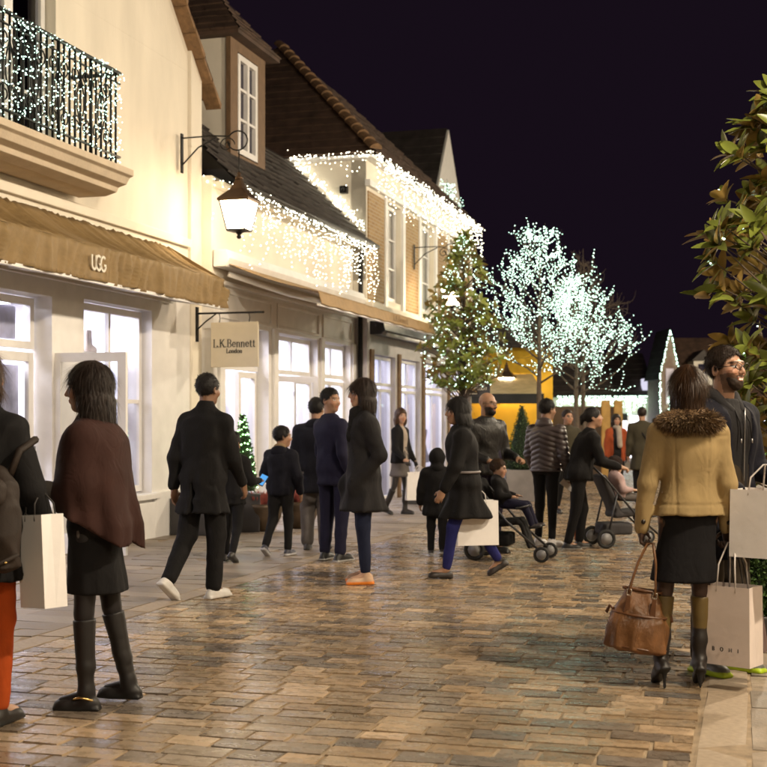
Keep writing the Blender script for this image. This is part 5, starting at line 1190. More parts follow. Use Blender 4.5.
        if s.hres < .013 and nv:             # loose strands lying over the mass of hair
            V = np.empty(nv * 3); me.vertices.foreach_get('co', V); V = V.reshape(-1, 3); Nn = np.empty(nv * 3); me.vertices.foreach_get('normal', Nn); Nn = Nn.reshape(-1, 3)
            r = np.random.RandomState(nv); n = 5200 if s.hres < .006 else 1800; k = r.randint(0, nv, n); P0, N0 = V[k], Nn[k]; L = (r.uniform(.05, .12, n) if style in ('long', 'bob') else r.uniform(.012, .028, n))[:, None]
            q = np.einsum('ij,jk->ik', P0 - c, Rm); fl = np.stack([q[:, 0] * .5, (q[:, 1] - .03) * .5, -np.full(n, .25)], 1) if style != 'short' else np.stack([q[:, 0] * .4, -np.full(n, .06) + 0 * q[:, 1], np.full(n, -.03)], 1)
            fl = fl @ Rm.T; fl = fl - N0 * np.einsum('ij,ij->i', fl, N0)[:, None]; fl /= np.linalg.norm(fl, axis=1)[:, None] + 1e-6; fl = fl + r.normal(0, .18 if style == 'short' else .10, (n, 3)); sd_ = np.cross(fl, N0); sd_ /= np.linalg.norm(sd_, axis=1)[:, None] + 1e-6; wd = s.hres * .17
            lift = .45 if style == 'short' else .015
            a = P0 - N0 * .001; b_ = P0 + fl * L * .5 + N0 * (L * lift * .5 + .001); e = P0 + fl * L + N0 * (L * lift) * np.where(r.rand(n, 1) < .07, 9 if style in ('long', 'bob') else 1, 1) * r.uniform(-.3, 1.2, (n, 1))
            VV = np.stack([a - sd_ * wd, a + sd_ * wd, b_ + sd_ * wd, b_ - sd_ * wd, e], 1).reshape(-1, 3); ix = np.arange(n)[:, None] * 5
            st = npmesh('strands', VV, np.concatenate([ix + [0, 1, 2], ix + [0, 2, 3], ix + [3, 2, 4]]), True, m); so = bpy.data.objects.new('strands', st); col.objects.link(so); so.parent = o; so['kind'] = 'stuff'
        return o
    def w(s, p): return s.root.matrix_basis @ Vector(p)                      # local -> world
    def hold(s, n, d=.07): return s.w(s.J['wr' + n] + s.J['hd' + n] * d * s.q)

BLK = cloth('black', (.014, .013, .014)); CHAR = cloth('charcoal', (.026, .024, .026)); NAVY = cloth('navy', (.020, .019, .048)); DNAVY = cloth('dark_navy', (.014, .014, .024)); DENIM = cloth('dark_denim', (.020, .026, .060), weave=320); BLUEJ = cloth('blue_denim', (.020, .022, .13), weave=320)
RUST = cloth('rust_wool', (.125, .036, .024), weave=180); ORANGE = cloth('orange_twill', (.46, .075, .012)); TANW = cloth('tan_wool', (.37, .265, .125), weave=150); GREYT = cloth('grey_trousers', (.13, .115, .11)); GREYW = cloth('grey_knit', (.14, .125, .115), weave=120)
OLIVE = cloth('olive', (.075, .065, .042)); REDC = cloth('burnt_orange_coat', (.40, .085, .03)); PALE = cloth('pale_scarf', (.45, .38, .32)); PUFF = mat('puffer_nylon', (.060, .045, .046), .38, .1, 9, (80, .2, .002), spec=.5); LEATH = mat('black_leather', (.013, .012, .012), .48, .2, 14, (70, .4, .003), crease=(10, .5, .03), spec=.35); BROWNB = mat('brown_canvas_bag', (.022, .014, .010), .7, .25, 9, (110, .4, .003), spec=.25)
TIGHT = (.012, .010, .011); DK = hairmat('dark_brown', (.020, .012, .009)); BK = hairmat('black', (.012, .010, .010)); MB_ = hairmat('mid_brown', (.055, .028, .014)); SKL = (.45, .27, .185); SKM = (.36, .205, .13); SKD = (.20, .105, .062)
WHITEP = mat('white_paper', (.86, .83, .82), .6, .04, 6, (9, .2, .012)); CREAMB = mat('cream_paper', (.62, .48, .30), .6, .05, 6, (12, .2, .01)); ROPE = mat('dark_rope', (.02, .016, .015), .7); ROPEW = mat('white_rope', (.65, .6, .58), .7)

def paper_bag(hand, w, d, h, rz, m, label, drop=.22, rope=None, name='paper_bag', tilt=0.0, letters=None, m2=None, group=None):
    """open paper carrier with folded gussets, hung by two rope handles from the point hand"""
    hand = Vector(hand); base = hand - Vector((0, 0, drop + h)); o = empty(name, base, R(rz)); o.rotation_euler[1] = R(tilt); tag(o, label, 'bag', group); b = MB()
    x, y, c = w / 2, d / 2, .30
    for zz, sc in ((0, 1.0), (h, .97)): b.V += [(-x * sc, -y * sc, zz), (x * sc, -y * sc, zz), (x * (sc - (.10 if zz else .0)), 0, zz), (x * sc, y * sc, zz), (-x * sc, y * sc, zz), (-x * (sc - (.10 if zz else .0)), 0, zz)]
    fs = [(0, 1, 7, 6), (1, 2, 8, 7), (2, 3, 9, 8), (3, 4, 10, 9), (4, 5, 11, 10), (5, 0, 6, 11), (5, 4, 3, 2, 1, 0)]; b.F += fs; b.S += [False] * 7
    b.build('carrier', m, o, solid=.003)
    for sy_ in (-1, 1):
        MB().tube([(-w * .2, sy_ * y * .96, h - .03), (-w * .17, sy_ * y * .85, h + drop * .5), (-.02, sy_ * .012, h + drop), (.02, sy_ * .012, h + drop), (w * .17, sy_ * y * .85, h + drop * .5), (w * .2, sy_ * y * .96, h - .03)], .0045, 6).build('handle', rope or ROPE, o)
    if letters: lettering(letters[0], letters[1], .22, .14, lambda a, z, q: (a + letters[3], -y - .003 - q, letters[2] + z), letters[4], .001).build('lettering', BLACKP, o)
    return o
def slab_hem(dy, dx=0): return lambda x, y: dy * y + dx * x

# ---- woman in the rust cape, in profile
p = Person(95, 6.35, -97, 'woman in rust brown cape, short black skirt and tall boots', 1.69, 'f', lean=1, head=(4, 2, 0), skin=SKL, legs={'L': ((.03, .05, -1), (.02, -.04, -1), (.05, 1, 0)), 'R': ((.05, -.12, -1), (.03, -.22, -1), (.1, 1, 0))}, arms={'L': ((.10, .02, -1), (-.05, 1, .22), (-.1, 1, .05), (-.6, .1, 1)), 'R': ((.15, .15, -1), (-.1, 1, .05), (-.1, 1, .1), (-.6, .1, 1))}, hands=(.75, .6))
p.body(legcol=TIGHT, hair=(.02, .012, .01))
p.top('jumper', GREYW, g=.002, sleeves='', noise=.002)
for n in 'LR': p.add('sleeve', [cone(p.J['el' + n], p.J['wr' + n] - (p.J['wr' + n] - p.J['el' + n]).normalized() * .05, .046, .036)], GREYW, .008, (), wrinkle(.003, 4, 20, 60))
zz = p.spine(0).z
cs = [(p.P1.z + .055, 0, .0, .060, .058), (p.P1.z + .02, 0, .0, .088, .080), (p.P1.z - .02, 0, .0, .165, .122), (p.P1.z - .09, 0, .0, .235, .160), (p.P1.z - .28, 0, .0, .262, .178), (p.P1.z - .42, 0, .012, .265, .190), (p.P1.z - .50, 0, .018, .27, .205)]
p.add('cape', [loft(cs, folds=(7, .028, p.P1.z - .10, 2.2), hem=lambda x, y: -.55 * y + .012 * np.sin(x * 30), ex=2.1), cone(p.J['elL'] + Vector((0, .02, .05)), p.J['elL'].lerp(p.J['wrL'], .25), .075, .066, .07)] + [cone(p.J['sh' + n], p.J['sh' + n].lerp(p.J['el' + n], .7), .068, .072, .06) for n in 'LR'] + [cone(p.spine(1.0), p.J['sh' + n], .066, .066, .06) for n in 'LR'], cloth('rust_cape', (.060, .025, .020), weave=180), .010, (), wrinkle(.003, 3, 26, 6))
p.skirt(BLK, .57, (.165, .15), .45)
for n in 'LR': p.shoe(n, (.012, .010, .010), (.010, .010, .010), 'boot', .93)
MB().tube([p.J['anL'] + Vector((math.cos(R(a)) * .052, math.sin(R(a)) * .056 - .012, -.012 + .012 * math.cos(R(a * 2)))) for a in range(0, 360, 15)], .006, 6, True).build('boot_chain', mat('gold_metal', (.75, .52, .20), .25, metal=1), p.root)
p.hairdo(DK, 'long', .020, .32)
bagc = p.hold('L', .05)
paper_bag(Vector(((44 - CX) / F * 5.9, 5.9, 1.03)), .20, .12, .43, -42, WHITEP, 'tall white paper bag hanging between the cape woman and the backpack', .10, ROPE, tilt=-4)
paper_bag(bagc + Vector((.03, .03, -.02)), .18, .10, .30, -35, WHITEP, 'white paper bag half hidden behind the rust cape', .12, ROPE)

# ---- person with backpack at the edge
p = Person(-21, 5.95, 168, 'person in long black coat and orange trousers with bag on back', 1.74, 'f', twist=0, head=(-15, 0, 0), skin=SKL, build=1.02, legs={'R': ((.03, .05, -1), (.0, -.05, -1), (.1, 1, 0)), 'L': ((.06, .0, -1), (.03, -.05, -1), (.1, 1, 0))}, arms={'R': ((.30, .10, -1), (.12, .55, -1), (0, .4, -1)), 'L': ((.2, .1, -1), (0, .5, -1), (0, .4, -1))}, hands=(.9, .9))
p.body(); p.trousers(ORANGE, .012); p.top('coat', BLK, g=.046, hem=.68, hemr=(.22, .185), sleeve=.022, noise=.004)
p.hairdo(MB_, 'long', .014, .16)
for n in 'LR': p.shoe(n, (.02, .016, .014), kind='boot')
bp = empty('backpack', p.w((-.14, .12, .74)), R(168)); tag(bp, 'slouchy dark brown backpack with studs worn over the long black coat', 'bag')
def lump(parent, name, prims, m, res=.010, noise=None):
    V, Q = sdf(prims, res, (), noise); o = bpy.data.objects.new(name, npmesh(name, V, Q, True, m)); col.objects.link(o); o.parent = parent; return o
lump(bp, 'sack', [loft([(0, 0, .08, .10, .07), (.03, 0, .09, .165, .105), (.20, 0, .09, .175, .11), (.38, 0, .07, .145, .085), (.47, 0, .055, .10, .05), (.49, 0, .05, .05, .02)], ex=3)], BROWNB, .010, wrinkle(.006, 9, 20, 24))
lump(bp, 'pocket', [rbox((0, .185, .14), (.12, .035, .09), None, .03)], BROWNB, .009, wrinkle(.003, 2))
lump(bp, 'flap', [rbox((0, .14, .36), (.14, .06, .07), Matrix.Rotation(.3, 3, 'X'), .05)], BROWNB, .009, wrinkle(.004, 4))
for sx_ in (-.10, .10): MB().tube([(sx_, .03, .44), (sx_ * 1.1, -.04, .55), (sx_ * 1.25, -.17, .60)], .018, 6).build('strap', BROWNB, bp)
for k in range(5): MB().lathe([(.0, -.006), (.010, 0), (.0, .006)], (-.16 + .08 * k, .205 - .3 * (k - 2) ** 2 * .02, .06), 8).build('stud', mat('gold_metal'), bp)
MB().tube([(-.19, .12, .09), (-.10, .20, .035), (.05, .215, .03), (.18, .15, .09)], .010, 6).build('cord', BROWNB, bp)

# ---- man striding away in the long dark coat
p = Person(203, 10.45, 152, 'tall man in dark coat and white sneakers striding past the hanging sign', 1.83, 'm', lean=4, skin=SKD, build=.97, legs={'R': ((.02, .10, -1), (.0, -.10, -1), (.1, 1, 0)), 'L': ((.02, -.16, -1), (.0, -.75, -1), (.0, 1, -.75))}, arms={'L': ((.18, -.30, -1), (.02, .0, -1), (0, .1, -1)), 'R': ((.10, .28, -1), (-.05, .7, -1), (0, .5, -1))})
p.body(hair=(.01, .009, .009)); p.trousers(BLK, .018, wide=.008); p.top('coat', BLK, g=.034, hem=.70, hemr=(.225, .17), sleeve=.018, noise=.006, extra=[cone(p.spine(1.0), p.spine(1.08), .085, .078, .02), custom(lambda X, Y, Z: .012 - np.abs(X) + 0 * Y + 0 * Z, (-.012, .05, .65), (.012, .4, .92))])
p.hairdo(BK, 'short', .006); [p.shoe(n, (.62, .60, .58), (.66, .64, .62), soleh=.03) for n in 'LR']
# ---- child beyond him with a phone
p = Person(232, 13.3, 165, 'child in black jacket holding a glowing phone beside the striding man', 1.32, 'm', head=(0, 12, 0), skin=SKM, legs={'L': ((.03, .12, -1), (0, -.05, -1), (.1, 1, 0)), 'R': ((.02, -.10, -1), (0, -.55, -1), (.1, 1, -.5))}, arms={'L': ((.15, .1, -1), (-.1, 1, -.1), (0, 1, 0)), 'R': ((.30, .1, -1), (.15, 1, .05), (0, 1, 0))}, hands=(.6, .6))
p.body(); p.trousers(BLK, .012); p.top('jacket', BLK, g=.022, hem=.60, hemr=(.2, .15), sleeve=.016); p.hairdo(BK, 'short', .007); [p.shoe(n, (.03, .025, .022)) for n in 'LR']
ph = empty('phone', p.hold('R', .08)); tag(ph, 'glowing phone held in the hand of the child in black', 'phone'); ph.rotation_euler = (R(-35), R(25), R(-10))
MB().box(-.04, .04, -.006, .006, -.07, .07).build('case', mat('black_plastic', (.01, .01, .01), .3), ph, bevel=.004); MB().box(-.036, .036, -.0075, -.0065, -.062, .062).build('screen', emitter('phone_screen', (.10, .36, .75), .8), ph)

# ---- boy in hooded jacket
p = Person(281, 14.0, 160, 'boy in dark jacket with tan lined hood lifting one foot', 1.39, 'm', twist=-8, head=(-42, 2, 0), skin=SKM, legs={'R': ((.02, .08, -1), (0, -.06, -1), (.1, 1, 0)), 'L': ((.02, -.12, -1), (.05, -.62, -1), (.1, 1, -.55))}, arms={'L': ((.38, .05, -1), (-.05, .75, -.5), (0, .6, .1)), 'R': ((.3, .0, -1), (0, .3, -1), (0, .2, -1))})
p.body(hair=(.012, .01, .01)); p.trousers(BLK, .014); p.top('jacket', DNAVY, g=.026, hem=.66, hemr=(.18, .14), sleeve=.02, noise=.005); p.hairdo(BK, 'short', .009)
p.add('hood', [ell(p.P1 + Vector((0, .055, -.015)), (.10, .055, .075), k=.02)], DNAVY, .012, (), wrinkle(.004, 6)); p.add('hood_lining', [ell(p.P1 + Vector((0, .03, .045)), (.075, .05, .035), k=.02)], cloth('tan_fleece', (.30, .20, .11)), .012, (), wrinkle(.004, 8, 60, 60)); [p.shoe(n, (.03, .03, .05), (.55, .54, .56)) for n in 'LR']
# ---- man in hooded parka from behind
p = Person(316, 14.65, 172, 'man seen from behind in dark parka and grey trousers', 1.73, 'm', head=(-10, 0, 0), skin=SKM, build=1.06, legs={'L': ((.03, .06, -1), (0, -.05, -1), (.1, 1, 0)), 'R': ((.03, -.02, -1), (.02, -.1, -1), (.1, 1, 0))}, arms={'L': ((.2, .0, -1), (-.1, .5, -1), (0, .4, -1)), 'R': ((.2, .0, -1), (-.1, .5, -1), (0, .4, -1))})
p.body(); p.trousers(GREYT, .022, wide=.015); p.top('parka', DNAVY, g=.034, hem=.66, hemr=(.22, .17), sleeve=.024, noise=.005); p.add('hood', [ell(p.P1 + Vector((0, .06, -.02)), (.125, .06, .09), k=.02), ell(p.P1 + Vector((0, .03, .03)), (.09, .07, .04), k=.03)], DNAVY, .014, (), wrinkle(.005, 6)); p.hairdo(BK, 'short', .007); [p.shoe(n, (.02, .018, .018)) for n in 'LR']
# ---- man in navy looking back
p = Person(334, 13.45, 150, 'man in navy tracksuit turning his head back over his shoulder', 1.81, 'm', lean=-4, side=3, twist=-25, head=(-88, 0, 0), skin=SKM, legs={'R': ((.02, -.02, -1), (.02, -.12, -1), (.15, 1, 0)), 'L': ((.03, .10, -1), (0, -.14, -1), (.15, 1, 0))}, arms={'L': ((.15, .1, -1), (-.2, .8, -.5), (0, .6, 0)), 'R': ((.22, -.06, -1), (-.08, .45, -1), (0, .4, -1))})
p.body(hair=(.012, .01, .01), beard=.15); p.trousers(NAVY, .016, wide=.006); p.top('sweatshirt', NAVY, g=.022, hem=.80, hemr=(.19, .135), sleeve=.018, noise=.005); p.hairdo(BK, 'short', .007); [p.shoe(n, (.015, .015, .016), (.6, .6, .6), soleh=.02) for n in 'LR']
# ---- woman in long dark coat
p = Person(363, 11.45, -78, 'woman with long dark coat, scarf and bright orange soled sneakers', 1.82, 'f', lean=-1, head=(2, 0, 0), skin=SKL, build=1.0, legs={'L': ((.02, .03, -1), (.01, -.04, -1), (.05, 1, 0)), 'R': ((.02, -.03, -1), (.02, -.06, -1), (.1, 1, 0))}, arms={'L': ((.20, -.36, -1), (-.34, .78, -1), (-.2, .6, -1)), 'R': ((.25, -.2, -1), (-.3, .7, -1), (-.2, .6, -1))}, hands=(.6, .6))
p.body(hair=(.015, .011, .01)); p.trousers(DENIM, .008, 'jeans', .88); p.top('coat', CHAR, g=.034, hem=.655, hemr=(.235, .205), sleeve=.022, noise=.005, folds=(5, .018, 4), cuff=-.05, extra=[ell(p.J['wrL'] + p.J['hdL'] * .08 + Vector((-.012, .0, 0)), (.06, .085, .10), k=.05), ell(p.J['wrR'] + p.J['hdR'] * .08 + Vector((.012, .0, 0)), (.06, .085, .10), k=.05)])
p.add('scarf', [ell(p.P1 + Vector((0, -.02, .035)), (.095, .095, .055), k=.03), cone(p.P1 + Vector((.03, -.09, .02)), p.P1 + Vector((.05, -.135, -.22)), .05, .04, .03)], BLK, .010, (), wrinkle(.006, 5, 40, 40)); p.hairdo(DK, 'long', .022, .165, fringe=True)
p.add('pocket_flap', [rbox(p.J['wrL'] + Vector((.015, -.03, -.0)), (.018, .075, .022), Matrix.Rotation(.35, 3, 'X'), .01)], CHAR, .009); [p.shoe(n, (.50, .33, .22), (.80, .22, .02), soleh=.032) for n in 'LR']
# ---- far woman with white bag
p = Person(400, 20.8, 62, 'woman in open dark jacket walking with a large white bag', 1.72, 'f', head=(-35, 2, 0), skin=SKL, legs={'L': ((.02, .12, -1), (0, -.02, -1), (.1, 1, 0)), 'R': ((.02, -.12, -1), (0, -.45, -1), (.1, 1, -.3))}, arms={'L': ((.15, .15, -1), (0, .6, -1), (0, .4, -1)), 'R': ((.18, .05, -1), (.05, .75, -.7), (0, .6, -.6))})
p.body(legcol=(.03, .026, .026)); p.skirt(GREYT, .62, (.18, .17)); p.top('blouse', PALE, g=.010, hem=.86, hemr=(.16, .12), sleeves=''); p.top('jacket', BLK, g=.022, hem=.84, hemr=(.19, .15), sleeve=.016, cut=[custom(lambda X, Y, Z: -(np.abs(X) - .055 + .0 * Y + 0 * Z) - 99 * (Y > -.02), (-.06, -.5, .5), (.06, 0, 1.6), 'i')]); p.hairdo(MB_, 'long', .016, .16); [p.shoe(n, (.02, .016, .015), kind='boot', shaft=.8) for n in 'LR']
paper_bag(p.hold('L', .07) + Vector((.04, -.05, 0)), .46, .16, .46, 15, WHITEP, 'large white paper bag carried by the far woman near the magnolia', .10, ROPEW)
# ---- woman in black coat and blue jeans mid stride
p = Person(464, 11.9, -86, 'woman in black belted coat and blue jeans mid stride', 1.68, 'f', lean=4, head=(6, 4, 0), skin=SKM, build=1.06, legs={'L': ((.02, .30, -1), (.0, .16, -1), (.05, 1, .05)), 'R': ((.02, -.36, -1), (.0, -.62, -1), (.05, .9, -.55))}, arms={'L': ((.2, .30, -1), (-.05, .5, -1), (0, .5, -1)), 'R': ((.2, -.25, -1), (0, .1, -1), (0, .1, -1))})
p.body(hair=(.012, .01, .01)); p.trousers(BLUEJ, .010, 'jeans', .9); p.top('coat', BLK, g=.038, hem=.56, hemr=(.24, .26), sleeve=.026, noise=.005, folds=(5, .02, 4)); S_ = p.spine(.22); MB().tube([(S_.x + .205 * math.cos(R(a)), S_.y + .155 * math.sin(R(a)), S_.z) for a in range(0, 360, 15)], .013, 6, True).build('belt', mat('grey_belt', (.16, .14, .14), .5), p.root)
p.hairdo(BK, 'long', .018, .14); [p.shoe(n, (.025, .018, .016), (.01, .01, .01), 'flat', soleh=.012) for n in 'LR']
paper_bag(Vector(((476 - CX) / F * 12.0, 12.0, .72)), .40, .16, .42, 12, WHITEP, 'white paper bag swinging behind the striding woman in jeans', .12, ROPEW)
# ---- small hooded child
p = Person(437, 13.9, 172, 'small child in dark hooded coat walking behind the striding woman', 1.12, 'm', skin=SKM, legs={'L': ((.03, .08, -1), (0, -.1, -1), (.1, 1, 0)), 'R': ((.03, -.08, -1), (0, -.3, -1), (.1, 1, -.3))}, arms={'L': ((.3, .0, -1), (.1, .3, -1), (0, .3, -1)), 'R': ((.3, .0, -1), (.1, .3, -1), (0, .3, -1))})
p.body(); p.trousers(BLK, .016); p.top('coat', BLK, g=.040, hem=.44, hemr=(.25, .2), sleeve=.03, noise=.005); p.add('hood', [p.hell((0, .02, .02), (.105, .118, .122), k=.02), ell(p.P1 + Vector((0, .02, .02)), (.085, .08, .06), k=.03)], BLK, .014, (), wrinkle(.005, 3)); [p.shoe(n, (.03, .025, .025), (.5, .5, .5)) for n in 'LR']
# ---- bald bearded man in leather jacket
p = Person(486, 14.3, 38, 'bald bearded man with glasses wearing a black leather jacket', 1.79, 'm', head=(14, 4, 0), skin=SKM, build=1.08, legs={'L': ((.03, .12, -1), (0, .0, -1), (.1, 1, 0)), 'R': ((.03, -.08, -1), (0, -.2, -1), (.1, 1, 0))}, arms={'L': ((.2, .12, -1), (-.2, 1, -.25), (-.1, 1, -.1), (-1, .1, .2)), 'R': ((.2, .12, -1), (-.15, 1, -.3), (-.1, 1, -.1), (-1, .1, .2))}, hands=(.9, .9))
p.body(beard=.92, hair=(.014, .011, .01)); p.trousers(cloth('plum', (.032, .024, .05)), .02); p.top('jacket', LEATH, g=.026, hem=.88, hemr=(.2, .15), sleeve=.018, noise=.006); p.add('beard', [p.hell((0, -.055, -.075), (.052, .045, .05), k=.02)], BK, .010, (), wrinkle(.003, 4, 120, 120))
def specs(p, m, col_=None):
    b = MB()
    for sd in (1, -1):
        b.tube([p.hp((sd * .033 + .024 * math.cos(R(a)), -.112, .006 + .018 * math.sin(R(a)))) for a in range(0, 360, 20)], .0022, 5, True); b.tube([p.hp((sd * .057, -.110, .010)), p.hp((sd * .078, -.06, .010)), p.hp((sd * .084, .012, .012))], .0022, 5)
    b.tube([p.hp((-.009, -.113, .010)), p.hp((.009, -.113, .010))], .0024, 5); b.build('glasses', m, p.root)
specs(p, BLACKP); [p.shoe(n, (.015, .014, .014)) for n in 'LR']
# ---- puffer jacket man
p = Person(546, 15.1, 138, 'young man in quilted dark puffer jacket and white shoes', 1.73, 'm', head=(-12, 3, 0), skin=SKM, build=1.04, legs={'L': ((.03, .05, -1), (.02, -.06, -1), (.1, 1, 0)), 'R': ((.03, -.03, -1), (.01, -.05, -1), (.15, 1, 0))}, arms={'L': ((.2, .05, -1), (0, .6, -1), (0, .5, -1)), 'R': ((.2, .0, -1), (.05, .45, -1), (0, .6, -1))}, hands=(.5, .8))
p.body(hair=(.014, .011, .01), beard=.3); p.trousers(BLK, .008); pz0 = p.spine(0).z
def quilt(X, Y, Z): return -.013 * np.abs(np.sin(math.pi * (Z + .35 * np.abs(X) * (Z > pz0)) / .062)) ** .6 + .007
V_ = p.secs(.026); o = p.top('jacket', PUFF, g=.026, hem=.90, hemr=(.185, .15), sleeve=.020, noise=0, res=.012)
bpy.data.objects.remove(o)
P_ = [loft([(.90, 0, 0, .19, .15)] + [x for x in p.secs(.028) if x[0] > .96], k=.03)]
for n in 'LR': P_ += [cone(p.J['sh' + n], p.J['el' + n], .076, .066, .035), cone(p.J['el' + n], p.J['wr' + n] - (p.J['wr' + n] - p.J['el' + n]).normalized() * .03, .065, .052, .02)]
p.add('jacket', P_, PUFF, .011, (), quilt); p.add('hood', [ell(p.P1 + Vector((0, .045, .01)), (.115, .075, .085), k=.02)], PUFF, .012, (), lambda X, Y, Z: -.008 * np.abs(np.sin(Z * 55)) + .004)
p.hairdo(BK, 'short', .006); [p.shoe(n, (.62, .60, .60), (.66, .64, .64), soleh=.03) for n in 'LR']
pl = empty('paper_leaflet', p.hold('R', .10)); tag(pl, 'folded white leaflet held by the man in the puffer jacket', 'paper'); pl.rotation_euler = (R(20), R(35), R(10)); MB().box(-.11, .09, -.002, .002, -.10, .04).add([(-.11, -.004, -.1), (.09, -.03, -.09), (.09, -.025, .035), (-.11, -.004, .04)], [(0, 1, 2, 3)]).build('sheet', WHITEP, pl)
# ---- woman pushing a stroller
p = Person(578, 14.75, 98, 'woman in black sportswear leaning forward to push a stroller', 1.66, 'f', lean=16, head=(-8, -6, 0), skin=SKM, build=1.16, legs={'L': ((.02, .22, -1), (0, -.12, -1), (.1, 1, 0)), 'R': ((.03, -.14, -1), (.0, -.25, -1), (.12, 1, 0))}, arms={'L': ((.12, .45, -1), (-.05, 1, -.35), (0, 1, -.2), (-1, .2, .2)), 'R': ((.12, .35, -1), (-.05, 1, -.3), (0, 1, -.2), (-1, .2, .2))}, hands=(.9, .9))
p.body(hair=(.012, .01, .01)); p.trousers(BLK, .014, colfn=None); p.top('jacket', BLK, g=.026, hem=.80, hemr=(.2, .17), sleeve=.018, noise=.005); p.hairdo(BK, 'pony', .008, .06); [p.shoe(n, (.015, .015, .016), (.5, .5, .5), soleh=.02) for n in 'LR']
k_, a_ = p.J['knL'], p.J['anL']; p.add('leg_print', [cone(k_.lerp(a_, .62), k_.lerp(a_, .88), .066, .061, .01), custom(lambda X, Y, Z: (X - a_.x * .5 - k_.x * .5 - .0) * 0 + (.02 - (X - a_.x)) , (-9, -9, -9), (9, 9, 9))], cloth('orange_print', (.55, .16, .05)), .010)
push_hand = p.hold('L', .07)

def stroller(px, Y, rz, label, fabric, tod, handle_z=1.0, toddler_label='', hat=None):
    """three-seat-tube pushchair: frame, seat, hood, wheels; the child sits in it as a person of its own. Forward is -y"""
    x = (px - CX) / F * Y; o = empty('stroller', (x, Y, gz(x, Y)), R(rz)); tag(o, label, 'stroller', 'strollers with toddlers'); FR = mat('stroller_frame', (.05, .05, .055), .4, metal=.7)
    for sd in (-1, 1):
        MB().tube([(sd * .23, .48, handle_z), (sd * .23, .30, .82), (sd * .23, -.05, .42), (sd * .22, -.40, .12)], .013, 8).build('frame_tube', FR, o)
        MB().tube([(sd * .23, .16, .64), (sd * .24, .28, .12)], .012, 8).build('rear_strut', FR, o)
        for wy, wr in ((-.42, .085), (.30, .115)):
            wz = wr; wh = MB().tube([(sd * .25, wy + wr * .82 * math.cos(R(a)), wz + wr * .82 * math.sin(R(a))) for a in range(0, 360, 20)], wr * .19, 8, True).build('wheel', mat('rubber', (.018, .018, .018), .7), o)
            MB().tube([(sd * .235, wy, wz), (sd * .265, wy, wz)], wr * .60, 12).build('rim', mat('grey_rim', (.25, .25, .26), .4), wh)
    MB().tube([(-.23, .48, handle_z), (.23, .48, handle_z)], .017, 8).build('handle', mat('foam_grip', (.02, .02, .02), .8), o)
    lump(o, 'seat', [rbox((0, .0, .40), (.19, .17, .035), Matrix.Rotation(-.12, 3, 'X'), .03), rbox((0, .20, .62), (.19, .035, .26), Matrix.Rotation(-.42, 3, 'X'), .03, .03), rbox((0, -.22, .27), (.15, .02, .15), Matrix.Rotation(-.35, 3, 'X'), .015, .03)], fabric, .014, wrinkle(.003, 3))
    lump(o, 'basket', [rbox((0, .12, .22), (.18, .18, .07), None, .03)], fabric, .016, wrinkle(.003, 4))
    MB().tube([(-.20, -.14, .56), (-.12, -.24, .58), (.12, -.24, .58), (.20, -.14, .56)], .014, 6).build('bumper_bar', FR, o)
    c, s_ = math.cos(R(rz)), math.sin(R(rz)); lx, ly = 0, .02; tx = x + lx * c - ly * s_; ty = Y + lx * s_ + ly * c
    root = empty('person', (tx, ty, gz(x, Y) + .12), R(rz)); t = Person(0, Y, rz, toddler_label, .92, 'm', lean=-18, head=(0, 6, 0), skin=SKL, root=root, nomin=True, res=.013, legs={'L': ((.12, 1, -.08), (.02, .45, -1), (.1, 1, .2)), 'R': ((.12, 1, -.08), (.02, .45, -1), (.1, 1, .2))}, arms={'L': ((.3, .3, -1), (-.2, 1, -.1), (0, 1, 0)), 'R': ((.3, .3, -1), (-.2, 1, -.1), (0, 1, 0))})
    t.P0.z; t.body(hair=(.03, .02, .015)); t.trousers(tod[1], .016); t.top('jacket', tod[0], g=.024, sleeve=.018, noise=.004)
    if hat: t.add('hat', [t.hell((0, .012, .05), (.098, .115, .098), k=.02), custom(lambda X, Y_, Z: (t.hc.z - .002) - Z - .15 * (Y_ - t.hc.y), (-9, -9, -9), (9, 9, 9))], hat, .011, (), wrinkle(.003, 5, 80, 80))
    else: t.hairdo(MB_, 'short', .008)
    [t.shoe(n, (.05, .04, .04)) for n in 'LR']
    return o
stroller(507, 13.6, 72, 'dark stroller with toddler pushed by the bearded man', BLK, (BLK, NAVY), .98, 'toddler in black jacket sitting in the dark stroller')
stroller(623, 15.1, 100, 'grey stroller pushed by the woman in black sportswear', cloth('stroller_grey', (.09, .085, .09)), (cloth('pale_pink', (.50, .36, .36)), GREYT), .98, 'toddler in pale pink jacket and dark hat riding in stroller', cloth('dark_hat', (.03, .018, .016)))
# ---- far couple
p = Person(616, 26.5, 8, 'woman in burnt orange coat with pale scarf walking nearer', 1.68, 'f', skin=SKL, legs={'L': ((.03, .1, -1), (0, -.05, -1), (.1, 1, 0)), 'R': ((.03, -.1, -1), (0, -.3, -1), (.1, 1, -.3))})
p.body(legcol=(.02, .017, .017)); p.skirt(BLK, .58, (.2, .17)); p.top('jumper', CHAR, g=.012, sleeves=''); p.top('coat', REDC, g=.026, hem=.74, hemr=(.215, .17), sleeve=.02, cut=[custom(lambda X, Y, Z: .075 - np.abs(X) + 0 * Y + 0 * Z, (-.075, -.5, .5), (.075, -.06, 1.6))]); p.add('scarf', [ell(p.P1 + Vector((0, -.03, .03)), (.085, .085, .05), k=.03), cone(p.P1 + Vector((.02, -.11, .0)), p.P1 + Vector((.03, -.17, -.36)), .06, .055, .03)], PALE, .018); p.hairdo(DK, 'long', .018, .15); [p.shoe(n, (.02, .018, .018), kind='boot', shaft=.8) for n in 'LR']
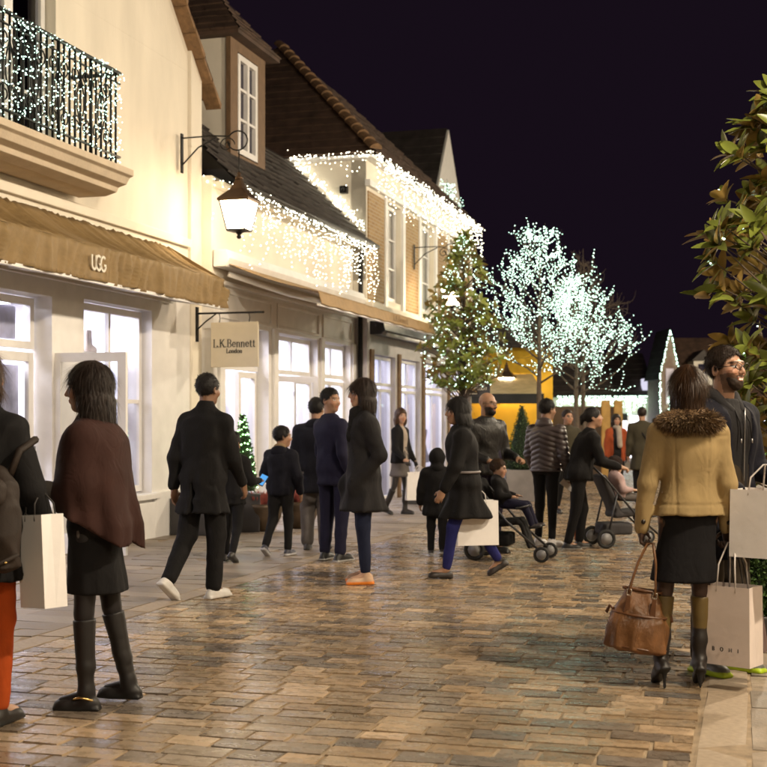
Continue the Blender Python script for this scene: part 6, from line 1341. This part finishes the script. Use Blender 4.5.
p = Person(642, 24.5, 176, 'man in olive coat with shoulder strap walking away', 1.79, 'm', skin=SKM, build=1.05, legs={'L': ((.03, .1, -1), (0, -.05, -1), (.1, 1, 0)), 'R': ((.03, -.1, -1), (0, -.3, -1), (.1, 1, -.3))})
p.body(); p.trousers(BLK, .012); p.top('coat', OLIVE, g=.032, hem=.62, hemr=(.23, .17), sleeve=.022); p.hairdo(DK, 'short', .010); [p.shoe(n, (.02, .018, .018)) for n in 'LR']; MB().tube([p.spine(.95) + Vector((.09, .07, .02)), p.spine(.6) + Vector((0, .165, 0)), p.spine(.2) + Vector((-.16, .12, 0))], .018, 6).build('strap', BLK, p.root)
for px_, Y_, rz_, c_, lab, H_ in ((567, 21, 20, OLIVE, 'person in olive jacket half hidden behind the puffer jacket man', 1.68), (607, 39, 175, BLK, 'far person in black near the blue lit door', 1.72), (655, 37, 10, CHAR, 'far person in charcoal beyond the olive coat man', 1.7), (668, 44, 170, DNAVY, 'far person in dark navy by the white far shops', 1.72)):
    p = Person(px_, Y_, rz_, lab, H_, 'm', skin=SKM, legs={'L': ((.03, .1, -1), (0, -.05, -1), (.1, 1, 0)), 'R': ((.03, -.1, -1), (0, -.3, -1), (.1, 1, -.3))}); p.body(); p.trousers(BLK, .014); p.top('jacket', c_, g=.03, hem=.76, hemr=(.21, .16), sleeve=.02); p.hairdo(DK, 'short', .012); [p.shoe(n, (.02, .018, .018)) for n in 'LR']

# ---- woman in the tan jacket with fur collar, from behind
p = Person(688, 6.85, 178, 'woman seen from behind in tan jacket with fur collar and heeled boots', 1.635, 'f', head=(6, 0, 0), skin=(.30, .17, .11), build=.99, legs={'L': ((.10, .02, -1), (.06, -.06, -1), (.10, .86, -.50)), 'R': ((-.04, .0, -1), (-.03, -.05, -1), (.12, .86, -.50))}, arms={'L': ((.26, -.06, -1), (.10, .10, -1), (.02, .1, -1), (-.3, 1, 0)), 'R': ((.20, -.06, -1), (.02, .12, -1), (0, .1, -1), (-.3, 1, 0))}, hands=(1.0, 1.0))
p.body(legcol=(.055, .030, .022), hair=(.03, .018, .01))
p.skirt(cloth('black_wool', (.012, .011, .013)), .565, (.185, .155), .35, .006, fold=.004)
wr_ = wrinkle(.0028, 41, 26, 16); zy = p.spine(.84).z
p.top('jacket', TANW, g=.024, hem=.925, hemr=(.178, .142), sleeve=.013, noise=0, folds=(5, .005, 4), cuff=.0, res=.008)
jk = [o_ for o_ in p.root.children if o_.name.startswith('jacket')][0]; bpy.data.objects.remove(jk)
S_ = [x for x in p.secs(.022) if x[0] > .985]; P_ = [loft([(.925, 0, 0, .190, .155)] + S_, k=.03, folds=(5, .005, p.spine(.7).z, 1.0))]
for n in 'LR':
    J_ = p.J; e_ = J_['el' + n]; w_ = J_['wr' + n]; P_ += [cone(J_['sh' + n], e_, .062, .052, .03), cone(e_, w_, .052, .040, .02), cone(p.spine(1.0), J_['sh' + n], .056, .054, .045)]
def seams(X, Y, Z):                            # stitched back panels, yoke and hem band as shallow grooves
    b_ = (np.abs(X) < .2); g = np.exp(-((np.abs(X) - .085 - .03 * np.clip(Z - 1.15, 0, 1)) / .006) ** 2) * b_ + np.exp(-((Z - zy) / .006) ** 2) * b_ + np.exp(-((Z - .985) / .006) ** 2) * b_
    return .0045 * g + wr_(X, Y, Z)
p.add('jacket', P_, TANW, .008, (), seams)
for n in 'LR':
    bt = MB().lathe([(.0, -.004), (.012, -.003), (.013, .002), (.0, .005)], (0, 0, 0), 12).build('cuff_button', mat('dark_button', (.02, .013, .01), .3), p.root); bt.location = p.J['wr' + n] + Vector((0, .047, .035)); bt.rotation_euler = (R(90), 0, 0)
p.hairdo(hairmat('chestnut', (.040, .019, .009), .35), 'bob', .018, .155)
col_c = p.P1 + Vector((0, .02, .02)); p.add('collar', [ell(col_c + Vector((0, .005, -.012)), (.165, .125, .062), k=.02), ell(col_c + Vector((0, .05, -.03)), (.16, .085, .055), k=.03)], hairmat('fur_under', (.13, .075, .035), .8), .009, (), wrinkle(.006, 6, 70, 70))
fr = np.random.RandomState(4); nF = 9000; th_ = fr.uniform(0, 6.283, nF); ph_ = fr.uniform(-1.0, 1.2, nF); nn_ = np.stack([np.cos(th_) * np.cos(ph_), np.sin(th_) * np.cos(ph_), np.sin(ph_)], 1); base_ = np.array(col_c) + np.array([0, .022, -.020]) + nn_ * np.array([.158, .128, .058]); dd_ = nn_ * [.8, .8, .5] + np.array([0, .15, -.45]) + fr.normal(0, .45, (nF, 3)); dd_ /= np.linalg.norm(dd_, axis=1)[:, None]; ss_ = np.cross(dd_, fr.normal(0, 1, (nF, 3))); ss_ /= np.linalg.norm(ss_, axis=1)[:, None]; ll_ = fr.uniform(.022, .05, nF)[:, None]
FV = np.stack([base_ - ss_ * .0016, base_ + ss_ * .0016, base_ + dd_ * ll_ * .6 + ss_ * .0011 + [0, 0, -.002], base_ + dd_ * ll_ + [0, 0, -.008]], 1).reshape(-1, 3); FC = np.repeat(np.array([(.17, .10, .045), (.09, .05, .022), (.26, .17, .085), (.06, .033, .016)])[fr.randint(0, 4, nF)], 4, 0)
o = bpy.data.objects.new('fur', npmesh('fur', FV, np.arange(4 * nF).reshape(-1, 4), False, mat('fur_strand', rough=.6, var=.1, attr=True), FC)); col.objects.link(o); o.parent = p.root; o['kind'] = 'stuff'
for n in 'LR':
    kz = p.J['knL'].z; p.shoe(n, (.016, .012, .010), (.010, .009, .009), 'heel', .90, .012, (kz * .60, kz * 2, (.115, .075, .020)))
# leather handbag in the left hand
hb = p.hold('L', .085); hbz = hb.z - .585; hg = empty('leather_handbag', (hb.x - .04, hb.y - .02, hbz), R(-14)); hg.scale = (.88, .88, 1); hg.rotation_euler[1] = R(7); tag(hg, 'brown leather handbag with short handles held low by the tan jacket woman', 'bag')
COG = mat('cognac_leather', (.15, .066, .023), .42, .45, 7, (38, .5, .006), spec=.5, crease=(9, .3, .02), rvar=.12); COGD = mat('dark_cognac_leather', (.105, .042, .016), .4, .2, 12, (60, .3, .003))
lump(hg, 'pouch', [loft([(0, 0, 0, .15, .085), (.02, 0, 0, .188, .112), (.10, 0, 0, .190, .112), (.22, 0, 0, .150, .078), (.31, 0, 0, .112, .040), (.335, 0, 0, .10, .024)], ex=3.0, folds=(7, .010, .33, 1.2))], COG, .0065, wrinkle(.0045, 12, 34, 22))
MB().tube([(.193 * math.cos(R(a)) * (1 if abs(math.cos(R(a))) < .8 else .97), .114 * math.sin(R(a)), .025 + .004 * math.sin(R(3 * a))) for a in range(0, 360, 12)], .006, 6, True).build('base_piping', COGD, hg)
MB().tube([(.165 * math.cos(R(a)), .092 * math.sin(R(a)), .20) for a in range(0, 360, 12)], .0075, 6, True).build('side_belt', COGD, hg)
MB().tube([(.116 * math.cos(R(a)), .036 * math.sin(R(a)), .332) for a in range(0, 360, 15)], .008, 6, True).build('top_frame', COGD, hg)
for sy_ in (-1, 1):
    MB().tube([(-.075, sy_ * .045, .315), (-.072, sy_ * .035, .36), (-.045, sy_ * .02, .48), (-.004, sy_ * .008, .585), (.030, sy_ * .008, .59), (.062, sy_ * .02, .48), (.078, sy_ * .035, .36), (.080, sy_ * .045, .315)], .0085, 8).build('handle', COG, hg)
    for sx_ in (-.075, .08):
        MB().tube([(sx_ - .012, sy_ * .046, .33), (sx_ + .012, sy_ * .046, .33), (sx_ + .012, sy_ * .046, .30), (sx_ - .012, sy_ * .046, .30)], .0035, 6, True).build('buckle', mat('pale_metal', (.75, .70, .62), .25, metal=1), hg)
        MB().prism([(sx_ - .012, .30), (sx_ + .012, .30), (sx_ + .02, .20), (sx_ - .02, .20)], 1, sy_ * .066 + .0, sy_ * .066 + sy_ * .012).build('tab', COGD, hg, bevel=.003)
for sx_ in (-1, 1): MB().tube([(sx_ * .16, 0, .21), (sx_ * .185, .02, .22), (sx_ * .20, .01, .18)], .010, 6).build('side_strap', COGD, hg)
rh = p.hold('R', .085)
paper_bag(rh + Vector((.015, -.06, .01)), .27, .17, .42, -40, mat('taupe_paper', (.74, .64, .59), .55, .06, 6, (12, .2, .01)), 'large pale paper bag with small dark letters in the right hand', .23, ROPEW, letters=('BOMI', .020, .075, .0, 1.6))
paper_bag(rh + Vector((.13, .05, .0)), .20, .10, .30, -30, mat('plum_paper', (.10, .055, .05), .5, .06), 'small plum coloured paper bag behind the large pale bag', .30, ROPE, tilt=-8)

# ---- man with glasses and beard
p = Person(721, 7.25, 38, 'smiling bearded man with glasses in dark hoodie and navy coat', 1.835, 'm', lean=1, head=(-2, -6, 0), skin=(.44, .25, .165), build=1.04, legs={'L': ((.03, .03, -1), (0, -.03, -1), (.1, 1, 0)), 'R': ((.03, -.03, -1), (.02, -.06, -1), (.12, 1, 0))}, arms={'R': ((.16, .10, -1), (-.15, 1, -.45), (-.05, 1, -.3), (-1, .1, .2)), 'L': ((.2, .1, -1), (-.1, 1, -.3), (0, 1, -.2), (-1, .1, .2))}, hands=(.9, .9))
p.hres = .0042
p.body(beard=.72, hair=(.034, .020, .013), smile=1); p.trousers(cloth('khaki_brown', (.055, .040, .026)), .02, wide=.01); p.top('hoodie', CHAR, g=.018, hem=.84, hemr=(.19, .14), sleeves='', noise=.004, collar=1.05)
p.top('coat', DNAVY, g=.034, hem=.66, hemr=(.225, .18), sleeve=.024, noise=.004, collar=.98, cut=[custom(lambda X, Y, Z: .075 + .0 * Y - np.abs(X) + .10 * np.clip(Z - 1.2, 0, 1), (-.12, -.6, .4), (.12, -.05, 1.7))])
p.add('hood', [ell(p.P1 + Vector((0, .05, .01)), (.135, .08, .085), k=.03), cone(p.P1 + Vector((.085, .0, .035)), p.P1 + Vector((.045, -.085, -.05)), .042, .032, .03), cone(p.P1 + Vector((-.085, .0, .035)), p.P1 + Vector((-.045, -.085, -.05)), .042, .032, .03)], CHAR, .010, (), wrinkle(.005, 3, 40, 30))
for sd in (1, -1): MB().tube([p.P1 + Vector((sd * .04, -.115, -.04)), p.P1 + Vector((sd * .045, -.155, -.11)), p.P1 + Vector((sd * .05, -.165, -.20))], .004, 6).build('drawstring', CHAR, p.root); MB().tube([p.P1 + Vector((sd * .05, -.165, -.20)), p.P1 + Vector((sd * .05, -.166, -.225))], .0055, 6).build('drawstring_tip', STEEL, p.root)
MB().tube([p.spine(t) + Vector((0, -.118 * p.b - .024, 0)) for t in (.95, .8, .6, .4, .2)], .004, 5).build('zip', STEEL, p.root)
p.hairdo(hairmat('short_brown', (.026, .015, .010)), 'short', .007); p.add('beard', [p.hell((0, -.058, -.082), (.043, .036, .036), k=.02), p.hell((0, -.05, -.05), (.059, .040, .045), k=.02), p.hell((0, -.105, -.052), (.024, .03, .016), k=.008, op='s')], hairmat('beard_brown', (.030, .018, .012), .6), .0055, (), wrinkle(.0015, 4, 200, 200)); specs(p, mat('dark_frame', (.02, .012, .012), .3))
[p.shoe(n, (.10, .10, .09), (.45, .62, .02), soleh=.035) for n in 'LR']
paper_bag(Vector(((768 - CX) / F * 6.75, 6.75, 1.13)), .34, .22, .36, -38, WHITEP, 'large white paper bag held by the smiling man with glasses', .13, ROPEW)
